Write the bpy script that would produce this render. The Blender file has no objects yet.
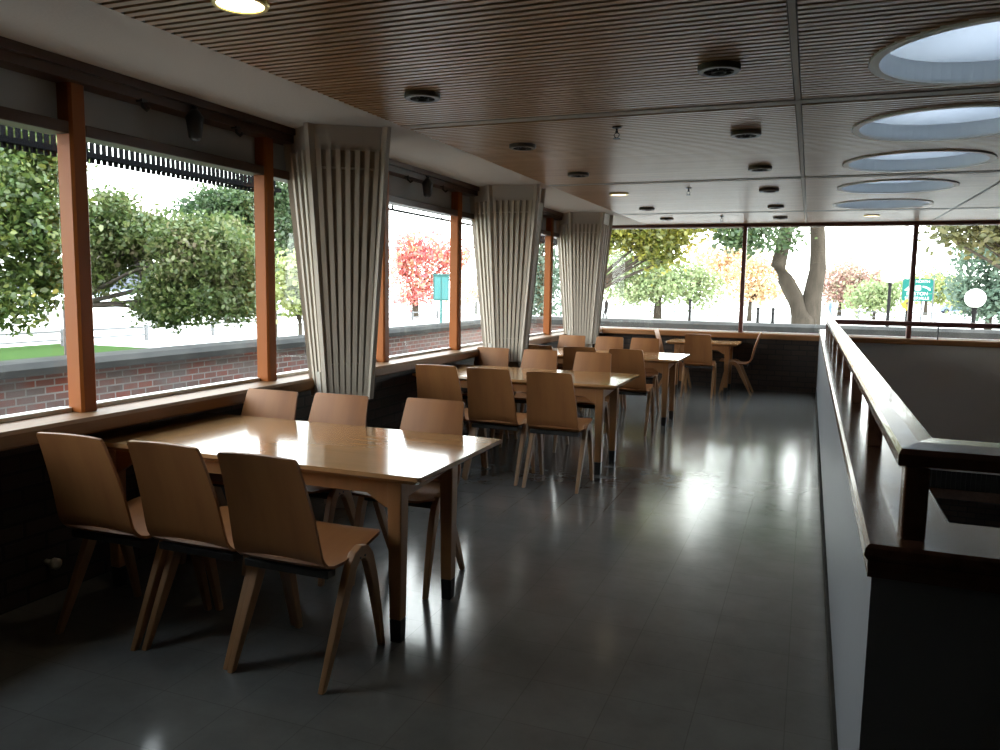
import bpy, bmesh, math, random
import numpy as np
from mathutils import Vector, Matrix

random.seed(7)
rng = np.random.default_rng(11)
S = bpy.context.scene
C = S.collection

# ------------------------------------------------------------------ camera
cam_d = bpy.data.cameras.new('camera')
cam = bpy.data.objects.new('camera', cam_d)
C.objects.link(cam)
S.camera = cam
cam_d.sensor_width = 36.0
cam_d.lens = 36.0 * 791.0 / 1000.0
cam_d.clip_end = 2000
YAW, PITCH, ROLL, EYE = 0.37041, 0.11191, 0.01593, 1.5
fw = Vector((-math.sin(YAW) * math.cos(PITCH), math.cos(YAW) * math.cos(PITCH), -math.sin(PITCH)))
r0 = Vector((math.cos(YAW), math.sin(YAW), 0))
u0 = r0.cross(fw)
rt = r0 * math.cos(ROLL) + u0 * math.sin(ROLL)
up = -r0 * math.sin(ROLL) + u0 * math.cos(ROLL)
m = Matrix((rt, up, -fw)).transposed().to_4x4()
m.translation = Vector((0, 0, EYE))
cam.matrix_world = m

# ------------------------------------------------------------------ world, sun, exposure
W = bpy.data.worlds.new('sky')
S.world = W
W.use_nodes = True
nt = W.node_tree
bg = nt.nodes['Background']
tc = nt.nodes.new('ShaderNodeTexCoord')
sx = nt.nodes.new('ShaderNodeSeparateXYZ')
rp = nt.nodes.new('ShaderNodeValToRGB')
rp.color_ramp.elements[0].position = 0.0
rp.color_ramp.elements[0].color = (1.0, 0.985, 0.96, 1)
rp.color_ramp.elements[1].position = 1.0
rp.color_ramp.elements[1].color = (0.58, 0.70, 0.88, 1)
e = rp.color_ramp.elements.new(0.35)
e.color = (0.97, 0.98, 0.99, 1)
nt.links.new(tc.outputs['Generated'], sx.inputs[0])
nt.links.new(sx.outputs['Z'], rp.inputs[0])
nt.links.new(rp.outputs[0], bg.inputs[0])
bg.inputs[1].default_value = 7.5

sun_d = bpy.data.lights.new('sun', 'SUN')
sun_d.energy = 2.6
sun_d.angle = 0.02
sun_d.color = (1.0, 0.95, 0.86)
sun = bpy.data.objects.new('sun', sun_d)
sun.rotation_euler = Vector((-0.80, 0.06, -0.56)).to_track_quat('-Z', 'Y').to_euler()
sun.location = (6, -4, 12)
C.objects.link(sun)

S.view_settings.view_transform = 'Standard'
S.view_settings.look = 'None'
S.view_settings.gamma = 1.0
S.view_settings.use_curve_mapping = False
S.view_settings.exposure = 0.5
S.cycles.max_bounces = 10
S.cycles.diffuse_bounces = 5
S.cycles.transparent_max_bounces = 24
S.cycles.sample_clamp_indirect = 6.0
S.cycles.use_denoising = True
S.cycles.caustics_reflective = False
S.cycles.caustics_refractive = False


# ------------------------------------------------------------------ materials
def mat(name, color, rough=0.6, metal=0.0, spec=0.5, coat=0.0, noise=None, bump=None):
    """noise = (scale(xyz), strength, second colour); bump = (scale, strength)"""
    M = bpy.data.materials.new(name)
    M.use_nodes = True
    n = M.node_tree.nodes
    L = M.node_tree.links
    b = n['Principled BSDF']
    b.inputs['Base Color'].default_value = (*color, 1)
    b.inputs['Roughness'].default_value = rough
    b.inputs['Metallic'].default_value = metal
    b.inputs['Specular IOR Level'].default_value = spec
    b.inputs['Coat Weight'].default_value = coat
    b.inputs['Coat Roughness'].default_value = 0.06
    if noise or bump:
        t = n.new('ShaderNodeTexCoord')
    if noise:
        sc, st, c2 = noise
        mp = n.new('ShaderNodeMapping')
        mp.inputs['Scale'].default_value = sc
        nz = n.new('ShaderNodeTexNoise')
        nz.inputs['Scale'].default_value = 1.0
        nz.inputs['Detail'].default_value = 5.0
        nz.inputs['Roughness'].default_value = 0.6
        mx = n.new('ShaderNodeMix')
        mx.data_type = 'RGBA'
        mx.inputs[6].default_value = (*color, 1)
        mx.inputs[7].default_value = (*c2, 1)
        mr = n.new('ShaderNodeMapRange')
        mr.inputs[1].default_value = 0.35
        mr.inputs[2].default_value = 0.65
        mr.inputs[4].default_value = st
        L.new(t.outputs['Object'], mp.inputs[0])
        L.new(mp.outputs[0], nz.inputs[0])
        L.new(nz.outputs[0], mr.inputs[0])
        L.new(mr.outputs[0], mx.inputs[0])
        L.new(mx.outputs[2], b.inputs['Base Color'])
    if bump:
        nb = n.new('ShaderNodeTexNoise')
        nb.inputs['Scale'].default_value = bump[0]
        nb.inputs['Detail'].default_value = 3.0
        bp = n.new('ShaderNodeBump')
        bp.inputs['Strength'].default_value = bump[1]
        bp.inputs['Distance'].default_value = 0.01
        L.new(t.outputs['Object'], nb.inputs[0])
        L.new(nb.outputs[0], bp.inputs['Height'])
        L.new(bp.outputs[0], b.inputs['Normal'])
    return M


def brick_mat(name, c1, c2, mortar, scale, axis, rough=0.7, noisec=None, spec=0.4):
    M = bpy.data.materials.new(name)
    M.use_nodes = True
    n = M.node_tree.nodes
    L = M.node_tree.links
    b = n['Principled BSDF']
    b.inputs['Roughness'].default_value = rough
    b.inputs['Specular IOR Level'].default_value = spec
    t = n.new('ShaderNodeTexCoord')
    s = n.new('ShaderNodeSeparateXYZ')
    cb = n.new('ShaderNodeCombineXYZ')
    L.new(t.outputs['Object'], s.inputs[0])
    L.new(s.outputs['Y' if axis == 'y' else 'X'], cb.inputs[0])
    L.new(s.outputs['Z'], cb.inputs[1])
    br = n.new('ShaderNodeTexBrick')
    br.inputs['Color1'].default_value = (*c1, 1)
    br.inputs['Color2'].default_value = (*c2, 1)
    br.inputs['Mortar'].default_value = (*mortar, 1)
    br.inputs['Scale'].default_value = scale
    br.inputs['Brick Width'].default_value = 0.5
    br.inputs['Row Height'].default_value = 0.18
    br.inputs['Mortar Size'].default_value = 0.022
    br.inputs['Mortar Smooth'].default_value = 0.2
    L.new(cb.outputs[0], br.inputs[0])
    out = br.outputs[0]
    if noisec:
        nz = n.new('ShaderNodeTexNoise')
        nz.inputs['Scale'].default_value = 2.3
        nz.inputs['Detail'].default_value = 6
        L.new(t.outputs['Object'], nz.inputs[0])
        mr = n.new('ShaderNodeMapRange')
        mr.inputs[1].default_value = 0.42
        mr.inputs[2].default_value = 0.6
        mr.inputs[4].default_value = 0.62
        L.new(nz.outputs[0], mr.inputs[0])
        mx = n.new('ShaderNodeMix')
        mx.data_type = 'RGBA'
        mx.inputs[7].default_value = (*noisec, 1)
        L.new(mr.outputs[0], mx.inputs[0])
        L.new(out, mx.inputs[6])
        out = mx.outputs[2]
    L.new(out, b.inputs['Base Color'])
    bp = n.new('ShaderNodeBump')
    bp.inputs['Strength'].default_value = 0.6
    bp.inputs['Distance'].default_value = 0.01
    bp.invert = True
    L.new(br.outputs['Fac'], bp.inputs['Height'])
    L.new(bp.outputs[0], b.inputs['Normal'])
    return M


def leaf_mat(name, cols, trans=0.45):
    M = bpy.data.materials.new(name)
    M.use_nodes = True
    n = M.node_tree.nodes
    L = M.node_tree.links
    n.remove(n['Principled BSDF'])
    out = n['Material Output']
    g = n.new('ShaderNodeNewGeometry')
    r = n.new('ShaderNodeValToRGB')
    el = r.color_ramp.elements
    el[0].position = 0
    el[0].color = (*cols[0], 1)
    el[1].position = 1
    el[1].color = (*cols[-1], 1)
    for i, c in enumerate(cols[1:-1]):
        q = el.new((i + 1) / (len(cols) - 1))
        q.color = (*c, 1)
    # broad patches of colour over the crown + leaf by leaf variation
    t = n.new('ShaderNodeTexCoord')
    nz = n.new('ShaderNodeTexNoise')
    nz.inputs['Scale'].default_value = 0.9
    nz.inputs['Detail'].default_value = 2
    L.new(t.outputs['Object'], nz.inputs[0])
    mr = n.new('ShaderNodeMapRange')
    mr.inputs[1].default_value = 0.3
    mr.inputs[2].default_value = 0.7
    L.new(nz.outputs[0], mr.inputs[0])
    mm = n.new('ShaderNodeMix')
    mm.inputs[0].default_value = 0.5
    L.new(mr.outputs[0], mm.inputs[2])
    L.new(g.outputs['Random Per Island'], mm.inputs[3])
    L.new(mm.outputs[0], r.inputs[0])
    d = n.new('ShaderNodeBsdfDiffuse')
    tr = n.new('ShaderNodeBsdfTranslucent')
    gl = n.new('ShaderNodeBsdfGlossy')
    gl.inputs['Roughness'].default_value = 0.4
    gl.inputs['Color'].default_value = (0.5, 0.5, 0.5, 1)
    mx = n.new('ShaderNodeMixShader')
    mx.inputs[0].default_value = trans
    m2 = n.new('ShaderNodeMixShader')
    m2.inputs[0].default_value = 0.06
    L.new(r.outputs[0], d.inputs[0])
    L.new(r.outputs[0], tr.inputs[0])
    L.new(d.outputs[0], mx.inputs[1])
    L.new(tr.outputs[0], mx.inputs[2])
    L.new(mx.outputs[0], m2.inputs[1])
    L.new(gl.outputs[0], m2.inputs[2])
    L.new(m2.outputs[0], out.inputs[0])
    return M


def glass_mat(name, tint=(0.93, 0.96, 0.95), refl=0.06):
    M = bpy.data.materials.new(name)
    M.use_nodes = True
    n = M.node_tree.nodes
    L = M.node_tree.links
    n.remove(n['Principled BSDF'])
    t = n.new('ShaderNodeBsdfTransparent')
    t.inputs[0].default_value = (*tint, 1)
    g = n.new('ShaderNodeBsdfGlossy')
    g.inputs['Roughness'].default_value = 0.0
    lw = n.new('ShaderNodeLayerWeight')
    lw.inputs[0].default_value = 0.5
    pw_ = n.new('ShaderNodeMath')
    pw_.operation = 'POWER'
    pw_.inputs[1].default_value = 5.0
    ml = n.new('ShaderNodeMath')
    ml.operation = 'MULTIPLY_ADD'
    ml.inputs[1].default_value = 0.5
    ml.inputs[2].default_value = 0.025
    L.new(lw.outputs['Facing'], pw_.inputs[0])
    L.new(pw_.outputs[0], ml.inputs[0])
    mx = n.new('ShaderNodeMixShader')
    L.new(ml.outputs[0], mx.inputs[0])
    L.new(t.outputs[0], mx.inputs[1])
    L.new(g.outputs[0], mx.inputs[2])
    L.new(mx.outputs[0], n['Material Output'].inputs[0])
    return M


def emit_mat(name, color, strength):
    M = bpy.data.materials.new(name)
    M.use_nodes = True
    b = M.node_tree.nodes['Principled BSDF']
    b.inputs['Base Color'].default_value = (*color, 1)
    b.inputs['Emission Color'].default_value = (*color, 1)
    b.inputs['Emission Strength'].default_value = strength
    return M


def translucent_mat(name, color):
    M = bpy.data.materials.new(name)
    M.use_nodes = True
    n = M.node_tree.nodes
    L = M.node_tree.links
    n.remove(n['Principled BSDF'])
    t = n.new('ShaderNodeBsdfTranslucent')
    t.inputs[0].default_value = (*color, 1)
    d = n.new('ShaderNodeBsdfDiffuse')
    d.inputs[0].default_value = (0.3, 0.33, 0.36, 1)
    mx = n.new('ShaderNodeMixShader')
    mx.inputs[0].default_value = 0.3
    L.new(t.outputs[0], mx.inputs[1])
    L.new(d.outputs[0], mx.inputs[2])
    L.new(mx.outputs[0], n['Material Output'].inputs[0])
    return M


def floor_mat():
    M = bpy.data.materials.new('waxed_vinyl_tile')
    M.use_nodes = True
    n = M.node_tree.nodes
    L = M.node_tree.links
    b = n['Principled BSDF']
    t = n.new('ShaderNodeTexCoord')
    br = n.new('ShaderNodeTexBrick')
    br.offset = 0.0
    br.inputs['Color1'].default_value = (0.136, 0.134, 0.126, 1)
    br.inputs['Color2'].default_value = (0.128, 0.126, 0.118, 1)
    br.inputs['Mortar'].default_value = (0.10, 0.098, 0.09, 1)
    br.inputs['Scale'].default_value = 1.0
    br.inputs['Brick Width'].default_value = 0.305
    br.inputs['Row Height'].default_value = 0.305
    br.inputs['Mortar Size'].default_value = 0.0018
    L.new(t.outputs['Object'], br.inputs[0])
    nz = n.new('ShaderNodeTexNoise')
    nz.inputs['Scale'].default_value = 3.5
    nz.inputs['Detail'].default_value = 8
    nz.inputs['Roughness'].default_value = 0.7
    L.new(t.outputs['Object'], nz.inputs[0])
    mr = n.new('ShaderNodeMapRange')
    mr.inputs[1].default_value = 0.3
    mr.inputs[2].default_value = 0.75
    mr.inputs[3].default_value = 0.85
    mr.inputs[4].default_value = 1.2
    L.new(nz.outputs[0], mr.inputs[0])
    mu = n.new('ShaderNodeMix')
    mu.data_type = 'RGBA'
    mu.blend_type = 'MULTIPLY'
    mu.inputs[0].default_value = 1.0
    L.new(br.outputs[0], mu.inputs[6])
    L.new(mr.outputs[0], mu.inputs[7])
    L.new(mu.outputs[2], b.inputs['Base Color'])
    # worn wax: patchy gloss
    r2 = n.new('ShaderNodeMapRange')
    r2.inputs[1].default_value = 0.3
    r2.inputs[2].default_value = 0.75
    r2.inputs[3].default_value = 0.145
    r2.inputs[4].default_value = 0.165
    L.new(nz.outputs[0], r2.inputs[0])
    L.new(r2.outputs[0], b.inputs['Roughness'])
    nb = n.new('ShaderNodeTexNoise')
    nb.inputs['Scale'].default_value = 1
    nb.inputs['Detail'].default_value = 3
    mpb = n.new('ShaderNodeMapping')
    mpb.inputs['Scale'].default_value = (9.0, 34.0, 1.0)
    L.new(t.outputs['Object'], mpb.inputs[0])
    L.new(mpb.outputs[0], nb.inputs[0])
    bp = n.new('ShaderNodeBump')
    bp.inputs['Strength'].default_value = 0.025
    bp.inputs['Distance'].default_value = 0.01
    L.new(nb.outputs[0], bp.inputs['Height'])
    L.new(bp.outputs[0], b.inputs['Normal'])
    b.inputs['Specular IOR Level'].default_value = 0.5
    return M


M = {}
M['floor'] = floor_mat()
M['plaster'] = mat('warm_white_plaster', (0.46, 0.425, 0.38), 0.8, bump=(60, 0.15))
M['grey_plaster'] = mat('grey_plaster', (0.64, 0.58, 0.51), 0.85, bump=(60, 0.2))
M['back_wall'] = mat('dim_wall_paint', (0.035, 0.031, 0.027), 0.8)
M['parapet'] = mat('grey_painted_parapet', (0.185, 0.20, 0.225), 0.35, bump=(25, 0.1))
M['slat'] = mat('ceiling_slat_wood', (0.43, 0.255, 0.13), 0.36, noise=((0.6, 22, 22), 0.8, (0.30, 0.165, 0.078)))
M['slat_back'] = mat('black_ceiling_backing', (0.012, 0.010, 0.009), 0.9)
M['ceiling_joint'] = mat('bronze_ceiling_joint_strip', (0.34, 0.29, 0.23), 0.6)
M['post'] = mat('orange_varnished_window_wood', (0.27, 0.082, 0.014), 0.45, spec=0.2, noise=((25, 25, 1.2), 0.7, (0.28, 0.075, 0.016)))
M['head'] = mat('dark_window_wood', (0.075, 0.035, 0.018), 0.4, noise=((20, 1.2, 20), 0.6, (0.05, 0.022, 0.012)))
M['sill'] = mat('varnished_sill_wood', (0.20, 0.098, 0.038), 0.5, spec=0.3, noise=((18, 1.0, 18), 0.8, (0.14, 0.065, 0.025)))
M['sill_far'] = mat('varnished_far_sill_wood', (0.30, 0.13, 0.045), 0.3, noise=((1.0, 18, 18), 0.8, (0.22, 0.11, 0.045)))
M['blind'] = mat('grey_header_board', (0.44, 0.43, 0.41), 0.8)
M['red_frame'] = mat('dark_red_brown_frame', (0.11, 0.035, 0.028), 0.4)
M['rail_wood'] = mat('dark_glossy_rail_wood', (0.105, 0.05, 0.03), 0.22, coat=0.3, noise=((22, 1.0, 22), 0.7, (0.06, 0.025, 0.015)))
M['ply'] = mat('bent_beech_plywood', (0.27, 0.115, 0.040), 0.45, spec=0.25, noise=((9, 1.5, 1.5), 0.7, (0.20, 0.078, 0.029)))
M['leg_wood'] = mat('bent_leg_wood', (0.33, 0.165, 0.068), 0.4, noise=((14, 14, 1.5), 0.6, (0.25, 0.13, 0.055)))
M['black_rail'] = mat('black_seat_rail', (0.012, 0.011, 0.01), 0.5)
M['table'] = mat('varnished_oak_table', (0.36, 0.19, 0.08), 0.14, coat=0.15, noise=((1.2, 16, 16), 0.8, (0.31, 0.165, 0.068)))
M['table_leg'] = mat('table_leg_wood', (0.35, 0.165, 0.065), 0.35, noise=((14, 14, 1.4), 0.7, (0.26, 0.13, 0.05)))
M['shoe'] = mat('black_leg_shoe', (0.012, 0.012, 0.012), 0.35)
M['col_slat'] = mat('cream_column_batten', (0.47, 0.415, 0.345), 0.6, spec=0.3, noise=((14, 14, 1.0), 0.5, (0.38, 0.335, 0.275)))
M['col_head'] = mat('stone_grey_column_head', (0.40, 0.37, 0.32), 0.7)
M['col_core'] = mat('shade_toned_column_core', (0.30, 0.255, 0.205), 0.8)  # core colour darkened to imitate shade in the gaps between battens
M['dark_brick_x'] = brick_mat('dark_glazed_brick_far', (0.055, 0.035, 0.026), (0.035, 0.024, 0.02), (0.018, 0.015, 0.013), 2.3, 'x', 0.5)
M['dark_brick_y'] = brick_mat('dark_glazed_brick_side', (0.05, 0.032, 0.025), (0.03, 0.022, 0.018), (0.016, 0.014, 0.012), 2.3, 'y', 0.45)
M['garden_brick_y'] = brick_mat('mottled_red_brick_side', (0.25, 0.08, 0.06), (0.14, 0.10, 0.09), (0.30, 0.28, 0.26), 2.75, 'y', 0.9, (0.17, 0.155, 0.145), 0.1)
M['garden_brick_x'] = brick_mat('mottled_red_brick_end', (0.25, 0.08, 0.06), (0.14, 0.10, 0.09), (0.30, 0.28, 0.26), 2.75, 'x', 0.9, (0.17, 0.155, 0.145), 0.1)
M['coping'] = mat('grey_stone_coping', (0.062, 0.058, 0.052), 1.0, spec=0.03, noise=((3, 3, 3), 0.7, (0.028, 0.028, 0.027)), bump=(20, 0.4))
M['glass'] = glass_mat('window_glass')
M['sky_pane'] = translucent_mat('skylight_pane', (0.45, 0.475, 0.495))
M['white_paint'] = mat('white_paint', (0.72, 0.70, 0.66), 0.5)
M['well'] = mat('skylight_well_paint', (0.74, 0.77, 0.78), 0.6)
M['lamp_dark'] = mat('dark_bronze_lamp', (0.10, 0.085, 0.068), 0.5)
M['lamp_brass'] = mat('brass_lamp_rim', (0.55, 0.42, 0.12), 0.3, metal=0.6)
M['lamp_black'] = mat('black_lamp_baffle', (0.012, 0.012, 0.012), 0.6)
M['lamp_on'] = emit_mat('lit_lamp_glass', (1.0, 0.88, 0.60), 6.0)
M['lamp_dim'] = emit_mat('lit_lamp_glass_far', (1.0, 0.85, 0.6), 2.2)
M['black_metal'] = mat('black_metal', (0.015, 0.015, 0.015), 0.4)
M['pipe'] = mat('pale_valve', (0.55, 0.52, 0.47), 0.5)
M['grass'] = mat('mown_lawn', (0.034, 0.062, 0.02), 1.0, spec=0.0, noise=((3, 3, 3), 0.6, (0.05, 0.08, 0.026)))
M['paving'] = mat('sunlit_pale_paving', (0.66, 0.63, 0.58), 0.9, noise=((0.4, 0.4, 0.4), 0.5, (0.55, 0.53, 0.5)))
M['ground'] = mat('pale_ground', (0.60, 0.58, 0.53), 0.95)
M['court'] = mat('court_gravel', (0.22, 0.21, 0.19), 0.9)
M['water'] = mat('river_water', (0.30, 0.36, 0.42), 0.15)
M['bark'] = mat('grey_brown_bark', (0.06, 0.048, 0.037), 0.9, spec=0.1, noise=((9, 9, 2), 0.8, (0.035, 0.029, 0.022)), bump=(14, 0.8))
M['dark_bark'] = mat('dark_bark', (0.06, 0.045, 0.038), 0.9, bump=(14, 0.6))
M['pale_bark'] = mat('pale_bark', (0.42, 0.38, 0.34), 0.9)
M['teal'] = mat('teal_painted_metal', (0.012, 0.085, 0.08), 0.6)
M['teal_light'] = mat('pale_teal_panel', (0.03, 0.14, 0.14), 0.6)
M['sign_green'] = mat('road_sign_green', (0.006, 0.10, 0.082), 0.6, spec=0.2)
M['sign_white'] = mat('road_sign_white', (0.6, 0.6, 0.6), 0.6)
M['sign_yellow'] = mat('road_sign_yellow', (0.42, 0.27, 0.012), 0.6)
M['post_dark'] = mat('dark_lamp_post', (0.010, 0.009, 0.009), 0.7, spec=0.1)
M['galv'] = mat('galvanised_steel', (0.10, 0.10, 0.105), 0.7)
M['globe'] = mat('opal_white_globe', (0.9, 0.88, 0.82), 0.25)
M['brick_house'] = mat('hazy_building_wall', (0.10, 0.105, 0.13), 0.9)
M['house_window'] = mat('hazy_building_window', (0.05, 0.055, 0.075), 0.5)
M['car'] = mat('blue_car_paint', (0.12, 0.16, 0.32), 0.3)
M['tyre'] = mat('tyre_rubber', (0.02, 0.02, 0.02), 0.8)
M['skin'] = mat('skin', (0.45, 0.28, 0.2), 0.6)
M['blue_cloth'] = mat('blue_clothing', (0.08, 0.12, 0.30), 0.8)
M['hair'] = mat('dark_hair', (0.03, 0.02, 0.015), 0.7)
M['trellis'] = mat('black_trellis', (0.006, 0.006, 0.007), 0.9, spec=0.05)

G = dict(
    maple=leaf_mat('maple_leaves', [(0.032, 0.058, 0.018), (0.055, 0.092, 0.024), (0.09, 0.125, 0.030), (0.18, 0.19, 0.045), (0.40, 0.29, 0.08)]),
    mid=leaf_mat('dusty_maple_leaves', [(0.040, 0.068, 0.024), (0.066, 0.104, 0.034), (0.105, 0.142, 0.042), (0.16, 0.17, 0.065), (0.22, 0.165, 0.12)]),
    green=leaf_mat('dark_green_leaves', [(0.034, 0.068, 0.030), (0.055, 0.095, 0.038), (0.08, 0.12, 0.045), (0.11, 0.145, 0.05)]),
    pale=leaf_mat('pale_yellow_green_leaves', [(0.20, 0.25, 0.08), (0.30, 0.33, 0.12), (0.42, 0.42, 0.17)]),
    red=leaf_mat('crimson_leaves', [(0.42, 0.075, 0.10), (0.52, 0.12, 0.13), (0.58, 0.19, 0.17), (0.60, 0.33, 0.17), (0.38, 0.32, 0.14)]),
    orange=leaf_mat('hazed_orange_leaves', [(0.50, 0.24, 0.16), (0.56, 0.34, 0.20), (0.58, 0.44, 0.24), (0.44, 0.42, 0.22)]),  # distance haze put into the colour: orange lightened and desaturated
    blue=leaf_mat('blue_green_needles', [(0.075, 0.12, 0.085), (0.10, 0.15, 0.105), (0.135, 0.175, 0.11)]),
    far=leaf_mat('hazed_light_green_leaves', [(0.15, 0.21, 0.09), (0.22, 0.28, 0.12), (0.29, 0.33, 0.16), (0.34, 0.32, 0.17)]),  # green raised in brightness to stand for haze over the far trees
    yellow=leaf_mat('golden_green_leaves', [(0.06, 0.085, 0.018), (0.13, 0.145, 0.025), (0.27, 0.25, 0.04), (0.42, 0.33, 0.06)]),
    dull=leaf_mat('hazed_red_green_leaves', [(0.22, 0.24, 0.14), (0.32, 0.26, 0.18), (0.44, 0.25, 0.21), (0.42, 0.20, 0.19)]),  # reds paled in the leaf colour itself to imitate far haze
    olive=leaf_mat('olive_brown_leaves', [(0.055, 0.065, 0.025), (0.10, 0.10, 0.035), (0.16, 0.13, 0.05)]),
)


# ------------------------------------------------------------------ helpers
class MB:
    """collects shapes and links them as ONE mesh object"""
    def __init__(self):
        self.bm = bmesh.new()

    def box(self, x0, x1, y0, y1, z0, z1):
        v = [self.bm.verts.new((x, y, z)) for z in (z0, z1) for y in (y0, y1) for x in (x0, x1)]
        for f in ((0, 2, 3, 1), (4, 5, 7, 6), (0, 1, 5, 4), (2, 6, 7, 3), (0, 4, 6, 2), (1, 3, 7, 5)):
            self.bm.faces.new([v[i] for i in f])
        return self

    def hexa(self, bottom, top):
        """prism between two rings of equal length"""
        a = [self.bm.verts.new(p) for p in bottom]
        b = [self.bm.verts.new(p) for p in top]
        n = len(a)
        self.bm.faces.new(a[::-1])
        self.bm.faces.new(b)
        for i in range(n):
            j = (i + 1) % n
            self.bm.faces.new((a[i], a[j], b[j], b[i]))
        return self

    def tube(self, pts, radii, n=10, cap=True):
        pts = [Vector(p) for p in pts]
        rings = []
        for i, p in enumerate(pts):
            d = (pts[min(i + 1, len(pts) - 1)] - pts[max(i - 1, 0)]).normalized()
            a = d.orthogonal().normalized() if abs(d.z) > 0.95 else d.cross(Vector((0, 0, 1))).normalized()
            if abs(d.z) > 0.95:
                a = (Vector((1, 0, 0)) - d * d.x).normalized()
            b = d.cross(a)
            rings.append([self.bm.verts.new(p + (a * math.cos(2 * math.pi * k / n) + b * math.sin(2 * math.pi * k / n)) * radii[i]) for k in range(n)])
        for i in range(len(rings) - 1):
            for k in range(n):
                self.bm.faces.new((rings[i][k], rings[i][(k + 1) % n], rings[i + 1][(k + 1) % n], rings[i + 1][k]))
        if cap:
            self.bm.faces.new(rings[0][::-1])
            self.bm.faces.new(rings[-1])
        return self

    def lathe(self, prof, n=32, cx=0, cy=0, closed=False):
        rings = []
        for r, z in prof:
            rings.append([self.bm.verts.new((cx + r * math.cos(2 * math.pi * k / n), cy + r * math.sin(2 * math.pi * k / n), z)) for k in range(n)])
        m_ = len(rings) if closed else len(rings) - 1
        for i in range(m_):
            a, b = rings[i], rings[(i + 1) % len(rings)]
            for k in range(n):
                self.bm.faces.new((a[k], a[(k + 1) % n], b[(k + 1) % n], b[k]))
        if not closed:
            if prof[0][0] > 0.0005:
                self.bm.faces.new(rings[0][::-1])
            if prof[-1][0] > 0.0005:
                self.bm.faces.new(rings[-1])
        return self

    def build(self, name, material, parent=None, smooth=False, bevel=0.0, merge=False):
        if merge:
            bmesh.ops.remove_doubles(self.bm, verts=self.bm.verts, dist=0.0004)
        bmesh.ops.recalc_face_normals(self.bm, faces=self.bm.faces)
        me = bpy.data.meshes.new(name)
        self.bm.to_mesh(me)
        self.bm.free()
        if smooth:
            for p in me.polygons:
                p.use_smooth = True
        me.materials.append(material)
        o = bpy.data.objects.new(name, me)
        C.objects.link(o)
        if parent:
            o.parent = parent
        if bevel:
            bv = o.modifiers.new('bevel', 'BEVEL')
            bv.width = bevel
            bv.segments = 2
            bv.limit_method = 'ANGLE'
        return o


def tag(o, label, cat, group=None, kind=None):
    o['label'] = label
    o['category'] = cat
    if group:
        o['group'] = group
    if kind:
        o['kind'] = kind
    return o


def thing(name, label, cat, loc=(0, 0, 0), rz=0.0, group=None, kind=None):
    o = bpy.data.objects.new(name, None)
    o.empty_display_size = 0.1
    C.objects.link(o)
    o.location = loc
    o.rotation_euler = (0, 0, rz)
    return tag(o, label, cat, group, kind)


def copy_tree(o, parent=None):
    c = o.copy()
    C.objects.link(c)
    if parent:
        c.parent = parent
    for ch in list(o.children):
        copy_tree(ch, c)
    return c


def struct(mb, name, material, label, cat, parent=None, **kw):
    o = mb.build(name, material, parent, **kw)
    if parent is None:
        tag(o, label, cat, kind='structure')
    return o


# ------------------------------------------------------------------ room shell
CEIL = 2.48
YF = 12.45          # far wall
XL = -3.33          # window wall
XR = 4.6
YB = -5.5
PX0, PX1 = 0.16, 0.315   # parapet faces
PY = 1.87           # parapet return face

fl = MB()
fl.box(XL - 0.2, PX0, YB, YF + 0.15, -0.2, 0)
fl.box(PX0, XR, YB, PY + 0.1, -0.2, 0)
struct(fl, 'floor', M['floor'], 'worn glossy grey-green vinyl tile floor', 'floor')
struct(MB().box(PX0, XR, PY + 0.1, YF + 0.15, -3.0, -2.8), 'floor_lower', M['grey_plaster'], 'floor at the bottom of the stairwell behind the parapet', 'floor')

struct(MB().box(XL - 0.12, XL + 0.03, YB, YF, -0.2, 0.79), 'wall_left', M['dark_brick_y'], 'dark brick wall under the long left window sill', 'wall')
struct(MB().box(XL - 0.12, XL + 0.03, YB, 1.37, 0.79, CEIL), 'wall_left_upper', M['back_wall'], 'dim solid wall before the first left window, behind the viewpoint', 'wall')
struct(MB().box(XL - 0.2, PX0 - 0.002, YF, YF + 0.25, -0.2, 0.78), 'wall_far', M['dark_brick_x'], 'dark brick wall under the far window, left of the parapet', 'wall')
struct(MB().box(PX0 - 0.002, XR, YF, YF + 0.25, -3.0, 0.78), 'wall_stairwell', M['grey_plaster'], 'grey plaster wall of the stairwell under the far window', 'wall')
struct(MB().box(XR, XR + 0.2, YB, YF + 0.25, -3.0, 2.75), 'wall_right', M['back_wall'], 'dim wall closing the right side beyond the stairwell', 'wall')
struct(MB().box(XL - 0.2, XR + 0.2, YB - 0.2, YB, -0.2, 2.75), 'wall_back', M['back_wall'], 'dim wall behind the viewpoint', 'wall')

# plaster border of the ceiling along the windows
struct(MB().box(XL - 0.35, -2.43, YB, YF + 0.25, CEIL, CEIL + 0.25), 'ceiling_border', M['plaster'], 'plain plaster ceiling border along the left windows', 'ceiling')

# slatted ceiling with round holes for the skylights
SKY = [(0.69, y) for y in (3.86, 5.36, 6.80, 8.33, 9.93)] + [(2.42, 9.93)]
SR = 0.50
joints_y = [-4.6, -1.55, 1.5, 4.53, 7.50, 10.62]
joints_x = [-0.115, 1.5]
bay_y = [YB] + joints_y + [YF]
bay_x = [-2.43] + joints_x + [XR]


def spans(x0, x1, yc):
    cuts = []
    for cx, cy in SKY:
        d = SR * SR - (yc - cy) ** 2
        if d > 0:
            w = math.sqrt(d)
            cuts.append((cx - w, cx + w))
    cuts.sort()
    out, cur = [], x0
    for a, b in cuts:
        if b < x0 or a > x1:
            continue
        if a > cur:
            out.append((cur, min(a, x1)))
        cur = max(cur, b)
    if cur < x1:
        out.append((cur, x1))
    return out


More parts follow.
